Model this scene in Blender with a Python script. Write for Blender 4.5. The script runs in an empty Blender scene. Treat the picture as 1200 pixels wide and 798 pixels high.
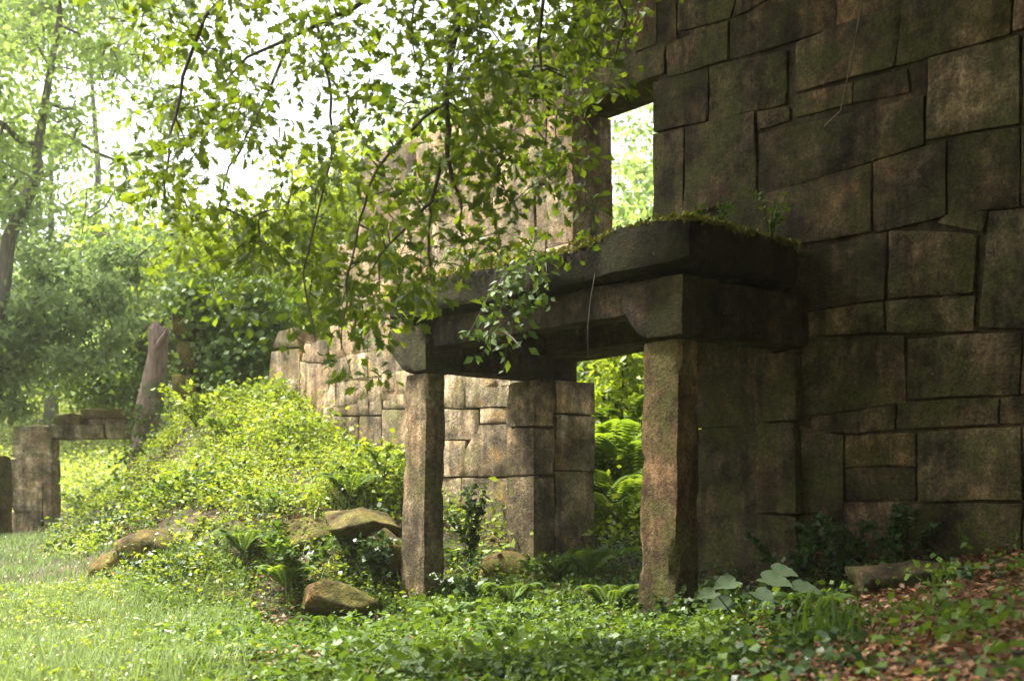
import bpy, math, random
import numpy as np
from mathutils import Vector, noise as mnoise
random.seed(7)
rng = np.random.default_rng(11)
scene = bpy.context.scene
col = scene.collection

# ------------------------------------------------------------------ camera
FPX = 1502.0            # focal length in pixels of a 1200 px wide frame
EYE = 0.78
HOR = 600.0
cam_d = bpy.data.cameras.new('camera')
cam = bpy.data.objects.new('camera', cam_d); col.objects.link(cam)
cam.location = (0, 0, EYE); cam.rotation_euler = (math.radians(90), 0, 0)
cam_d.sensor_width = 36; cam_d.lens = 36 * FPX / 1200
cam_d.shift_y = (HOR - 399) / 1200
cam_d.clip_start = 0.05; cam_d.clip_end = 2000
cam_d.dof.use_dof = True; cam_d.dof.focus_distance = 10.2; cam_d.dof.aperture_fstop = 2.2
scene.camera = cam

# ------------------------------------------------------------------ sky and sun
SUN_DIR = Vector((-0.58, 0.28, 1.12)).normalized()
elev = math.asin(SUN_DIR.z); azim = math.atan2(SUN_DIR.x, SUN_DIR.y)
world = bpy.data.worlds.new('World'); scene.world = world; world.use_nodes = True
nt = world.node_tree; nt.nodes.clear()
sky = nt.nodes.new('ShaderNodeTexSky'); sky.sky_type = 'NISHITA'; sky.sun_disc = False
sky.sun_elevation = elev; sky.sun_rotation = azim; sky.dust_density = 4.0; sky.air_density = 1.2; sky.ozone_density = 0.6
hsv = nt.nodes.new('ShaderNodeHueSaturation'); hsv.inputs['Saturation'].default_value = 0.3; hsv.inputs['Value'].default_value = 1.6
bg = nt.nodes.new('ShaderNodeBackground'); bg.inputs['Strength'].default_value = 0.075
wo = nt.nodes.new('ShaderNodeOutputWorld')
nt.links.new(sky.outputs[0], hsv.inputs['Color']); nt.links.new(hsv.outputs[0], bg.inputs[0]); nt.links.new(bg.outputs[0], wo.inputs[0])
sd = bpy.data.lights.new('sun', 'SUN'); sd.energy = 5.0; sd.angle = math.radians(12.0); sd.color = (1.0, 0.95, 0.84)
so = bpy.data.objects.new('sun', sd); col.objects.link(so)
so.rotation_euler = SUN_DIR.to_track_quat('Z', 'Y').to_euler()
scene.view_settings.view_transform = 'Standard'; scene.view_settings.look = 'None'
scene.view_settings.gamma = 1.0; scene.view_settings.exposure = 2.0
scene.cycles.max_bounces = 8; scene.cycles.transmission_bounces = 5; scene.cycles.diffuse_bounces = 4
scene.cycles.transparent_max_bounces = 8; scene.cycles.volume_bounces = 1

# ------------------------------------------------------------------ helpers
def P(x, y, d): return np.array([(x - 600) / FPX * d, d, EYE + (HOR - y) / FPX * d])
U = np.array([-0.624, 0.781, 0]); U /= np.linalg.norm(U)
NN = np.array([U[1], -U[0], 0])
WALLN = 7.92
def wall_uz(x, y, w=0.0):                       # a photo point on the wall face -> distance along it, height
    a = (x - 600) / FPX
    s = (WALLN - w) / (NN[0] * a + NN[1])
    return (U[0] * a + U[1]) * s, EYE + (HOR - y) / FPX * s
def L(u, w, z): return U * u + NN * (WALLN - w) + np.array([0, 0, z])
WALL_ROT = math.atan2(U[1], U[0])

def link(o, parent=None):
    col.objects.link(o)
    if parent: o.parent = parent
    return o
def tag(o, label=None, cat=None, group=None, kind=None):
    if label: o['label'] = label
    if cat: o['category'] = cat
    if group: o['group'] = group
    if kind: o['kind'] = kind
    return o
def empty(name, loc=(0, 0, 0), rz=0, **k):
    o = bpy.data.objects.new(name, None); o.empty_display_size = 0.2
    o.location = tuple(loc); o.rotation_euler = (0, 0, rz)
    col.objects.link(o); return tag(o, **k)
def mesh_np(name, V, F, mat, parent=None, smooth=True, tint=None, origin=None):
    V = np.asarray(V, dtype=np.float32).reshape(-1, 3); F = np.asarray(F, dtype=np.int32)
    if origin is not None: V = V - np.asarray(origin, dtype=np.float32)
    me = bpy.data.meshes.new(name)
    me.vertices.add(len(V)); me.vertices.foreach_set('co', V.ravel())
    k = F.shape[1]; n = len(F)
    me.loops.add(n * k); me.loops.foreach_set('vertex_index', F.ravel())
    me.polygons.add(n); me.polygons.foreach_set('loop_start', np.arange(0, n * k, k, dtype=np.int32))
    try: me.polygons.foreach_set('loop_total', np.full(n, k, dtype=np.int32))
    except Exception: pass
    me.update(calc_edges=True)
    me.polygons.foreach_set('use_smooth', np.full(n, smooth, dtype=bool))
    if tint is not None:
        at = me.attributes.new('tint', 'FLOAT', 'POINT'); at.data.foreach_set('value', np.asarray(tint, dtype=np.float32))
    me.materials.append(mat)
    o = bpy.data.objects.new(name, me)
    if origin is not None: o.location = tuple(float(c) for c in origin)
    return link(o, parent)
def mesh_py(name, V, F, mat, parent=None, smooth=True):
    me = bpy.data.meshes.new(name); me.from_pydata([tuple(v) for v in V], [], F)
    me.polygons.foreach_set('use_smooth', [smooth] * len(me.polygons)); me.materials.append(mat)
    if smooth: me.set_sharp_from_angle(angle=math.radians(38))
    return link(bpy.data.objects.new(name, me), parent)

# ------------------------------------------------------------------ materials
def new_mat(name):
    m = bpy.data.materials.new(name); m.use_nodes = True; t = m.node_tree; t.nodes.clear()
    return m, t, t.nodes, t.links
def ramp(n, pts):
    r = n.new('ShaderNodeValToRGB'); e = r.color_ramp.elements
    while len(e) < len(pts): e.new(0.5)
    for i, (p, c) in enumerate(pts): e[i].position = p; e[i].color = (*c, 1) if len(c) == 3 else c
    return r
def mixc(n, l, fac, a, b, mode='MIX'):
    m = n.new('ShaderNodeMix'); m.data_type = 'RGBA'; m.blend_type = mode
    for sock, v in ((m.inputs[0], fac), (m.inputs[6], a), (m.inputs[7], b)):
        if hasattr(v, 'is_linked') or hasattr(v, 'links'): l.new(v, sock)
        elif isinstance(v, (int, float)): sock.default_value = v
        else: sock.default_value = (*v, 1)
    return m.outputs[2]
def noise_n(n, l, vec, scale, detail=4, rough=0.6):
    t = n.new('ShaderNodeTexNoise'); t.inputs['Scale'].default_value = scale
    t.inputs['Detail'].default_value = detail; t.inputs['Roughness'].default_value = rough
    l.new(vec, t.inputs['Vector']); return t.outputs[0]
def stone_mat(name, light, dark, moss, moss_amt=0.5, stain_amt=0.5, lichen=None, lichen_amt=0.5, bump=0.5, spread=(0.75, 1.2)):
    m, t, n, l = new_mat(name)
    tc = n.new('ShaderNodeTexCoord'); oi = n.new('ShaderNodeObjectInfo')
    add = n.new('ShaderNodeVectorMath'); add.operation = 'ADD'
    sc = n.new('ShaderNodeVectorMath'); sc.operation = 'SCALE'; sc.inputs['Scale'].default_value = 17.0
    cmb = n.new('ShaderNodeCombineXYZ')
    for i in range(3): l.new(oi.outputs['Random'], cmb.inputs[i])
    l.new(cmb.outputs[0], sc.inputs[0]); l.new(tc.outputs['Object'], add.inputs[0]); l.new(sc.outputs[0], add.inputs[1])
    v = add.outputs[0]
    big = noise_n(n, l, v, 1.7, 3, 0.6); mid = noise_n(n, l, v, 7, 5, 0.7); fine = noise_n(n, l, v, 45, 4, 0.75); grit = noise_n(n, l, v, 160, 2, 0.7)
    base = mixc(n, l, ramp_out(n, l, mid, [(0.3, (0, 0, 0)), (0.7, (1, 1, 1))]), dark, light)
    # block to block tone
    hv = n.new('ShaderNodeHueSaturation'); mr = n.new('ShaderNodeMapRange'); mr.inputs[3].default_value = spread[0]; mr.inputs[4].default_value = spread[1]
    l.new(oi.outputs['Random'], mr.inputs[0]); l.new(mr.outputs[0], hv.inputs['Value']); l.new(base, hv.inputs['Color'])
    c = hv.outputs[0]
    pink = mixc(n, l, ramp_out(n, l, noise_n(n, l, v, 1.1, 2), [(0.5, (0, 0, 0)), (0.66, (1, 1, 1))]), c, (light[0] * 1.08, light[1] * 0.93, light[2] * 0.84))
    # dark streaks running down
    mp = n.new('ShaderNodeMapping'); mp.inputs['Scale'].default_value = (1.6, 1.6, 0.5); l.new(v, mp.inputs[0])
    st = noise_n(n, l, mp.outputs[0], 1.4, 4, 0.65)
    c = mixc(n, l, ramp_out(n, l, st, [(0.44, (0, 0, 0)), (0.66, (stain_amt * .85,) * 3)]), pink, (dark[0] * 0.32, dark[1] * 0.34, dark[2] * 0.34))
    bg_ = noise_n(n, l, tc.outputs['Object'], 0.75, 3, 0.6)
    c = mixc(n, l, 0.8, c, ramp_out(n, l, bg_, [(0.36, (0.38, 0.36, 0.32)), (0.62, (1.25, 1.2, 1.1))]), 'MULTIPLY')
    mp2 = n.new('ShaderNodeMapping'); mp2.inputs['Scale'].default_value = (4.5, 4.5, 0.5); l.new(tc.outputs['Object'], mp2.inputs[0])
    c = mixc(n, l, 0.7, c, ramp_out(n, l, noise_n(n, l, mp2.outputs[0], 1.5, 5, 0.65), [(0.38, (0.4, 0.38, 0.34)), (0.62, (1.45, 1.4, 1.3))]), 'MULTIPLY')
    bl = noise_n(n, l, tc.outputs['Object'], 2.6, 8, 0.74)
    c = mixc(n, l, 0.85, c, ramp_out(n, l, bl, [(0.36, (0.28, 0.25, 0.2)), (0.48, (0.8, .77, .7)), (0.62, (2.1, 2.0, 1.8))]), 'MULTIPLY')
    # moss
    ms = ramp_out(n, l, noise_n(n, l, tc.outputs['Object'], 2.3, 6, 0.7), [(0.62 - 0.3 * moss_amt, (0, 0, 0)), (0.78 - 0.3 * moss_amt, (0.85,) * 3)])
    c = mixc(n, l, ms, c, moss)
    c = mixc(n, l, 0.6, c, ramp_out(n, l, noise_n(n, l, v, 11, 6, 0.8), [(0.35, (0.5,) * 3), (0.65, (1.6,) * 3)]), 'MULTIPLY')
    if lichen:
        ls = ramp_out(n, l, noise_n(n, l, v, 2.8, 5, 0.65), [(0.62 - 0.3 * lichen_amt, (0, 0, 0)), (0.84 - 0.3 * lichen_amt, (0.75,) * 3)])
        c = mixc(n, l, ls, c, lichen)
    # pale lichen specks
    vo = n.new('ShaderNodeTexVoronoi'); vo.inputs['Scale'].default_value = 9; l.new(v, vo.inputs['Vector'])
    sp = ramp_out(n, l, vo.outputs['Distance'], [(0.03, (0.18,) * 3), (0.09, (0, 0, 0))])
    c = mixc(n, l, sp, c, (0.42, 0.42, 0.36))
    c = mixc(n, l, 0.75, c, ramp_out(n, l, fine, [(0.32, (0.35,) * 3), (0.68, (1.6,) * 3)]), 'MULTIPLY')
    bs = n.new('ShaderNodeBsdfPrincipled'); l.new(c, bs.inputs['Base Color']); bs.inputs['Roughness'].default_value = 0.93
    bs.inputs['Specular IOR Level'].default_value = 0.15
    h = n.new('ShaderNodeMath'); h.operation = 'MULTIPLY_ADD'; l.new(mid, h.inputs[0]); h.inputs[1].default_value = 1.6; l.new(fine, h.inputs[2])
    h2 = n.new('ShaderNodeMath'); h2.operation = 'MULTIPLY_ADD'; l.new(grit, h2.inputs[0]); h2.inputs[1].default_value = 0.35; l.new(h.outputs[0], h2.inputs[2])
    b = n.new('ShaderNodeBump'); b.inputs['Strength'].default_value = bump; b.inputs['Distance'].default_value = 0.035
    l.new(h2.outputs[0], b.inputs['Height']); l.new(b.outputs[0], bs.inputs['Normal'])
    o = n.new('ShaderNodeOutputMaterial'); l.new(bs.outputs[0], o.inputs[0])
    return m
def ramp_out(n, l, fac, pts):
    r = ramp(n, pts); l.new(fac, r.inputs[0]); return r.outputs[0]
def leaf_mat(name, c0, c1, trans=0.45, rough=0.5, tcol=None):
    m, t, n, l = new_mat(name)
    at = n.new('ShaderNodeAttribute'); at.attribute_name = 'tint'; oi = n.new('ShaderNodeObjectInfo')
    ad = n.new('ShaderNodeMath'); ad.operation = 'MULTIPLY_ADD'; l.new(oi.outputs['Random'], ad.inputs[0]); ad.inputs[1].default_value = 0.15; l.new(at.outputs['Fac'], ad.inputs[2])
    c = mixc(n, l, ad.outputs[0], c0, c1)
    bs = n.new('ShaderNodeBsdfPrincipled'); l.new(c, bs.inputs['Base Color']); bs.inputs['Roughness'].default_value = rough
    bs.inputs['Specular IOR Level'].default_value = 0.3
    tr = n.new('ShaderNodeBsdfTranslucent')
    tc = mixc(n, l, 1.0, c, tcol or (1.5, 1.35, 0.55), 'MULTIPLY'); l.new(tc, tr.inputs[0])
    mx = n.new('ShaderNodeMixShader'); mx.inputs[0].default_value = trans
    l.new(bs.outputs[0], mx.inputs[1]); l.new(tr.outputs[0], mx.inputs[2])
    o = n.new('ShaderNodeOutputMaterial'); l.new(mx.outputs[0], o.inputs[0])
    return m
def bark_mat(name, a, b, c2=None):
    m, t, n, l = new_mat(name)
    tc = n.new('ShaderNodeTexCoord'); mp = n.new('ShaderNodeMapping'); mp.inputs['Scale'].default_value = (9, 9, 1.6); l.new(tc.outputs['Object'], mp.inputs[0])
    f = noise_n(n, l, mp.outputs[0], 2.5, 6, 0.7)
    c = ramp_out(n, l, f, [(0.32, a), (0.66, b)])
    if c2: c = mixc(n, l, ramp_out(n, l, noise_n(n, l, tc.outputs['Object'], 3.5, 4), [(0.52, (0, 0, 0)), (0.62, (0.9,) * 3)]), c, c2)
    bs = n.new('ShaderNodeBsdfPrincipled'); l.new(c, bs.inputs['Base Color']); bs.inputs['Roughness'].default_value = 0.9
    b_ = n.new('ShaderNodeBump'); b_.inputs['Strength'].default_value = 0.8; b_.inputs['Distance'].default_value = 0.03; l.new(f, b_.inputs['Height']); l.new(b_.outputs[0], bs.inputs['Normal'])
    o = n.new('ShaderNodeOutputMaterial'); l.new(bs.outputs[0], o.inputs[0]); return m

M = {}
M['wall'] = stone_mat('shaded_old_granite', (0.150, 0.122, 0.080), (0.052, 0.041, 0.026), (0.07, 0.072, 0.02), 0.6, 0.9, bump=1.0, spread=(.8, 1.2))  # base darkened to carry the tree shade, as in right wall variants below
M['wall_pink'] = stone_mat('pink_granite', (0.20, 0.145, 0.105), (0.075, 0.054, 0.038), (0.07, 0.07, 0.02), 0.45, 0.6, bump=1.0)
M['wall_grey'] = stone_mat('grey_green_granite', (0.165, 0.142, 0.098), (0.056, 0.047, 0.031), (0.075, 0.078, 0.024), 0.65, 0.7, bump=1.0)
M['wall_dark'] = stone_mat('shaded_dark_granite', (0.10, 0.08, 0.05), (0.035, 0.027, 0.016), (0.05, 0.05, 0.014), 0.6, 0.9, bump=1.0)  # deepest block tone, with the tree shade in its base colour
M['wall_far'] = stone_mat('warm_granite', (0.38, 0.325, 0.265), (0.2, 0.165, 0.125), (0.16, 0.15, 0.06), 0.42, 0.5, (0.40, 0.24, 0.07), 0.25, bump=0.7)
M['portico'] = stone_mat('shaded_portico_granite', (0.065, 0.052, 0.033), (0.022, 0.017, 0.01), (0.04, 0.04, 0.009), 0.5, 0.85, bump=0.9)  # porch shade put into this near black base colour
M['slab'] = stone_mat('shaded_mossy_granite', (0.042, 0.034, 0.021), (0.014, 0.011, 0.006), (0.026, 0.027, 0.006), 0.6, 0.85, bump=0.9)  # moss tint is real, the stone under it is darkened for shade
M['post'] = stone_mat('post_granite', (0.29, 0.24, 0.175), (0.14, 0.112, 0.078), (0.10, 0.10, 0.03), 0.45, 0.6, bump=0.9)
M['post_dark'] = stone_mat('darker_post_granite', (0.19, 0.145, 0.095), (0.075, 0.057, 0.035), (0.10, 0.10, 0.025), 0.5, 0.6, bump=0.9)  # darker, browner base than the left post
M['rubble'] = stone_mat('mossy_rubble', (0.22, 0.165, 0.10), (0.08, 0.058, 0.034), (0.11, 0.11, 0.02), 0.75, 0.5, (0.30, 0.17, 0.045), 0.35, bump=1.0)
M['core'] = stone_mat('earth_mortar', (0.07, 0.055, 0.035), (0.03, 0.025, 0.016), (0.03, 0.035, 0.012), 0.4, 0.6)
M['bark'] = bark_mat('dark_bark', (0.03, 0.022, 0.014), (0.10, 0.075, 0.05))
M['bark_grey'] = bark_mat('grey_bark', (0.08, 0.07, 0.055), (0.2, 0.18, 0.14))
M['bark_red'] = bark_mat('red_brown_trunk', (0.09, 0.055, 0.038), (0.30, 0.22, 0.165), (0.10, 0.11, 0.05))
M['oak'] = leaf_mat('oak_leaf', (0.05, 0.095, 0.012), (0.15, 0.21, 0.025), 0.5)
M['pale'] = leaf_mat('pale_leaf', (0.12, 0.19, 0.06), (0.30, 0.39, 0.14), 0.6, tcol=(1.3, 1.3, 0.8))
M['grey'] = leaf_mat('grey_green_leaf', (0.13, 0.19, 0.10), (0.34, 0.42, 0.22), 0.6, tcol=(1.2, 1.25, 0.8))
M['bright'] = leaf_mat('bright_leaf', (0.10, 0.17, 0.02), (0.25, 0.32, 0.04), 0.5)
M['dark'] = leaf_mat('ivy_leaf', (0.018, 0.04, 0.014), (0.05, 0.09, 0.025), 0.25, 0.42)
M['mid'] = leaf_mat('herb_leaf', (0.04, 0.09, 0.015), (0.12, 0.19, 0.03), 0.42)
M['herb'] = leaf_mat('bank_leaf', (0.09, 0.16, 0.02), (0.27, 0.34, 0.05), 0.42)
M['grass'] = leaf_mat('grass_blade', (0.12, 0.18, 0.075), (0.29, 0.35, 0.17), 0.3, tcol=(1.1, 1.2, .7))
M['fern'] = leaf_mat('fern_leaf', (0.06, 0.12, 0.015), (0.18, 0.27, 0.04), 0.5)
M['litter'] = leaf_mat('dead_leaf', (0.07, 0.03, 0.014), (0.30, 0.15, 0.07), 0.15, 0.6, tcol=(1.1, 0.9, 0.7))
M['moss'] = leaf_mat('moss_tuft', (0.07, 0.075, 0.012), (0.17, 0.17, 0.03), 0.2, 0.9)
M['burdock'] = leaf_mat('burdock_leaf', (0.022, 0.042, 0.016), (0.04, 0.066, 0.025), 0.2, 0.8)
M['meadow'] = leaf_mat('meadow_leaf', (0.14, 0.22, 0.05), (0.34, 0.42, 0.12), 0.45)
M['petal'] = leaf_mat('white_petal', (0.7, 0.7, 0.62), (0.8, 0.8, 0.74), 0.3)
def ground_mat():
    m, t, n, l = new_mat('ground_soil')
    tc = n.new('ShaderNodeTexCoord'); v = tc.outputs['Object']
    f = noise_n(n, l, v, 3, 6, 0.7); g = noise_n(n, l, v, 30, 4, 0.8)
    c = mixc(n, l, ramp_out(n, l, f, [(0.4, (0, 0, 0)), (0.6, (1, 1, 1))]), (0.10, 0.06, 0.032), (0.055, 0.06, 0.02))
    c = mixc(n, l, 0.6, c, ramp_out(n, l, g, [(0.3, (0.4,) * 3), (0.7, (1.6,) * 3)]), 'MULTIPLY')
    bs = n.new('ShaderNodeBsdfPrincipled'); l.new(c, bs.inputs['Base Color']); bs.inputs['Roughness'].default_value = 1
    b = n.new('ShaderNodeBump'); b.inputs['Distance'].default_value = 0.05; l.new(g, b.inputs['Height']); l.new(b.outputs[0], bs.inputs['Normal'])
    o = n.new('ShaderNodeOutputMaterial'); l.new(bs.outputs[0], o.inputs[0]); return m
M['ground'] = ground_mat()

# ------------------------------------------------------------------ ground
CP = [P(*q) for q in [(-200,798,6.5),(50,798,6.5),(300,798,6.5),(620,798,6.5),(785,728,9.2),(495,715,11.5),(640,731,9.5),
    (0,640,19.5),(60,622,23),(150,700,10.8),(0,700,10.8),(-300,650,17),(110,692,12),(250,728,10.8),(460,720,11.2),
    (130,640,13.7),(250,640,12.3),(400,640,12.3),(420,590,13),(300,560,14),(200,560,15),(400,520,15.1),(310,492,15.5),(240,500,16.3),(200,535,16.3),(190,578,16),(165,622,16),(135,640,15.5),(150,622,18.5),
    (180,522,17),(150,605,18),(-100,660,15.5),(0,655,15.5),(60,652,15.5),(95,645,16),(-100,640,18),(0,635,18.5),(60,635,18),(110,622,18),(100,625,21),(200,560,20),(165,600,20.5),(560,620,13.0),(600,655,12.4),(680,652,11.9),(760,662,11.2),(900,690,10),(1000,670,9.6),(1150,655,8.7),
    (1190,690,6.8),(1000,798,5.2),(1195,798,4.6),(1000,740,7),(720,635,13.5),(720,520,18)]]
CP += [np.array(q, float) for q in [(0,0,-.75),(-6,0,-.75),(6,0,-.3),(0,3.8,-.4),(4.9,6.5,.62),(7,4,.5),(0,22,2.5),(5,16,1.6),(8,12,1.3),(8,25,3),
    (-4,21,1.4),(-7.5,23,.45),(-9.5,23,.45),(-8,30,1.4),(-10,27,1.2),(-12,40,4.2),(0,40,5),(12,40,5),(-20,30,1),(-20,12,0),(-14,5,-.4)]]
CP = np.array(CP)
def tps_fit(C):
    X = C[:, :2]; n = len(X); d = np.linalg.norm(X[:, None] - X[None], axis=2)
    K = np.where(d > 0, d * d * np.log(d + 1e-12), 0) + np.eye(n) * 0.15
    A = np.zeros((n + 3, n + 3)); A[:n, :n] = K; A[:n, n] = 1; A[:n, n + 1:] = X; A[n, :n] = 1; A[n + 1:, :n] = X.T
    return np.linalg.solve(A, np.concatenate([C[:, 2], np.zeros(3)]))
TW = tps_fit(CP)
def gh(x, y):
    x = np.atleast_1d(np.asarray(x, float)); y = np.atleast_1d(np.asarray(y, float))
    xc = np.clip(x, -20, 13); yc = np.clip(y, -1, 40)
    out = np.empty(len(x))
    for i in range(0, len(x), 20000):
        a = xc[i:i + 20000]; b = yc[i:i + 20000]
        d2 = (a[:, None] - CP[None, :, 0]) ** 2 + (b[:, None] - CP[None, :, 1]) ** 2
        out[i:i + 20000] = (0.5 * d2 * np.log(d2 + 1e-12)) @ TW[:-3] + TW[-3] + TW[-2] * a + TW[-1] * b
    out += 0.035 * np.sin(x * 3.1 + 1.3 * np.sin(y * 2.3)) * np.cos(y * 2.7 + np.sin(x * 1.9)) + 0.015 * np.sin(x * 9.1 + y * 4.3) * np.sin(y * 7.7)
    return out
def gz(x, y): return float(gh([x], [y])[0])
def axis(c, fine, half, far, n_far):
    a = np.arange(-half, half + 1e-6, fine)
    e = half + (far - half) * (np.linspace(0, 1, n_far + 1)[1:] ** 2.6)
    return np.concatenate([-e[::-1], a, e]) + c
gx = axis(-1.5, 0.12, 9.5, 400, 30); gy = axis(12, 0.12, 12, 400, 30)
GX, GY = np.meshgrid(gx, gy); GZ = gh(GX.ravel(), GY.ravel())
nxg, nyg = len(gx), len(gy)
ii = np.arange((nyg - 1) * nxg).reshape(nyg - 1, nxg)[:, :-1].ravel()
o = mesh_np('ground', np.column_stack([GX.ravel(), GY.ravel(), GZ]), np.column_stack([ii, ii + 1, ii + nxg + 1, ii + nxg]), M['ground'])
tag(o, kind='structure')

# ------------------------------------------------------------------ stones
def stone(name, quad, w_face, depth, mat, parent, seed, nx=6, ny=5, r=0.005, bulge=0.002, gap=None, plane='uz', rough=0.010):
    """quad = four (a, b) corners bl, br, tr, tl in the plane; the third axis is the depth axis (towards +face)."""
    if gap is None: gap = random.choice((.001, .0015, .002, .003, .004))
    q = [np.array(c, float) for c in quad]
    def grid(k, r_frac):
        r_frac = min(r_frac, 0.3); return [0.0, r_frac] + [r_frac + (1 - 2 * r_frac) * i / (k - 2) for i in range(1, k - 2)] + [1 - r_frac, 1.0]
    wid = (np.linalg.norm(q[1] - q[0]) + np.linalg.norm(q[2] - q[3])) / 2; hei = (np.linalg.norm(q[3] - q[0]) + np.linalg.norm(q[2] - q[1])) / 2
    gs = grid(nx, (r + gap) / max(wid, 1e-3)); gt = grid(ny, (r + gap) / max(hei, 1e-3))
    V = []; NX, NY = len(gs), len(gt)
    for j, t_ in enumerate(gt):
        for i, s_ in enumerate(gs):
            s2 = s_ * (1 - 2 * gap / wid) + gap / wid; t2 = t_ * (1 - 2 * gap / hei) + gap / hei
            p = (q[0] * (1 - s2) + q[1] * s2) * (1 - t2) + (q[3] * (1 - s2) + q[2] * s2) * t2
            ed = (i in (0, NX - 1)) + (j in (0, NY - 1))
            nv = mnoise.noise_vector(Vector((p[0] * 3.1 + seed, p[1] * 3.1, seed * 1.7)))
            nf = mnoise.noise(Vector((p[0] * 5.3 - seed, p[1] * 5.3, seed))) 
            off = (bulge if not ed else (-r * (0.8 if ed == 1 else 1.3))) + rough * 2.0 * nf
            if ed:
                nv2 = mnoise.noise_vector(Vector((p[0] * 2.6, p[1] * 2.6, 7.7))) + 0.5 * mnoise.noise_vector(Vector((p[0] * 8, p[1] * 8, 3.3)))
                jx = nv2[0] * 0.022; jy = nv2[1] * 0.020; p = p + np.array([jx, jy]) * 0.8
                if ed == 2:                                        # worn corners
                    c = (q[0] + q[1] + q[2] + q[3]) / 4; k = (0.004 + 0.035 * max(0, nv[2]) ** 1.2); p = p + (c - p) / np.linalg.norm(c - p) * k
            V.append((p[0], w_face + off, p[1]))
    F = []
    for j in range(NY - 1):
        for i in range(NX - 1):
            a = j * NX + i; F.append((a, a + 1, a + NX + 1, a + NX))
    per = [i for i in range(NX)] + [j * NX + NX - 1 for j in range(1, NY)] + [(NY - 1) * NX + i for i in range(NX - 2, -1, -1)] + [j * NX for j in range(NY - 2, 0, -1)]
    rings = [per]
    for dd in ((depth * 0.5, depth) if depth > 0.3 else (depth,)):
        b = len(V)
        for k_ in per:
            v = V[k_]; nf = mnoise.noise_vector(Vector((v[0] * 3, v[2] * 3, dd * 4 + seed)))
            V.append((v[0] + nf[0] * 0.012, w_face - dd, v[2] + nf[1] * 0.012))
        rings.append(list(range(b, b + len(per))))
    for A, B in zip(rings, rings[1:]):
        m_ = len(A)
        for k_ in range(m_): F.append((A[k_], B[k_], B[(k_ + 1) % m_], A[(k_ + 1) % m_]))
    F.append(tuple(rings[-1]))
    F = [tuple(reversed(f)) for f in F]
    if plane == 'wz': V = [(v[1], v[0], v[2]) for v in V]; F = [tuple(reversed(f)) for f in F]
    return mesh_py(name, V, F, mat, parent)
def box_bumpy(name, lo, hi, mat, parent, seed, n=(6, 4, 4), amp=0.02, r=0.03, fn=None, chip=0.045):
    """a worn rectangular stone, all six faces, corners rounded."""
    V = []; idx = {}; F = []
    lo = np.array(lo, float); hi = np.array(hi, float)
    def vid(i, j, k):
        key = (i, j, k)
        if key in idx: return idx[key]
        f = np.array([i / n[0], j / n[1], k / n[2]]); p = lo + (hi - lo) * f
        on = [(i in (0, n[0])), (j in (0, n[1])), (k in (0, n[2]))]
        c = (lo + hi) / 2
        if sum(on) >= 2:
            for a in range(3):
                if on[a]: p[a] += (c[a] - p[a]) / max(abs(c[a] - p[a]), 1e-6) * r * (0.6 if sum(on) == 2 else 0.9)
        if sum(on) >= 2 and chip:
            cn = mnoise.noise(Vector((p[0] * 4 + seed, p[1] * 4, p[2] * 4.5)))
            if cn > .12:
                for a in range(3):
                    if on[a] and abs(c[a] - p[a]) > .04: p[a] += math.copysign(chip * (cn - .12), c[a] - p[a])
        nv = mnoise.noise_vector(Vector((p[0] * 2.7 + seed, p[1] * 2.7, p[2] * 2.7))); nv2 = mnoise.noise_vector(Vector((p[0] * 9, p[1] * 9 + seed, p[2] * 9)))
        p = p + (np.array(nv) + 0.45 * np.array(nv2)) * amp
        if fn: p = fn(p, f)
        idx[key] = len(V); V.append(p); return idx[key]
    for a in range(3):
        b, c = (a + 1) % 3, (a + 2) % 3
        for side in (0, n[a]):
            for i in range(n[b]):
                for j in range(n[c]):
                    def key(x, y):
                        k = [0, 0, 0]; k[a] = side; k[b] = x; k[c] = y; return vid(*k)
                    f = (key(i, j), key(i + 1, j), key(i + 1, j + 1), key(i, j + 1))
                    F.append(f if side else tuple(reversed(f)))
    return mesh_py(name, V, F, mat, parent)

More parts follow.
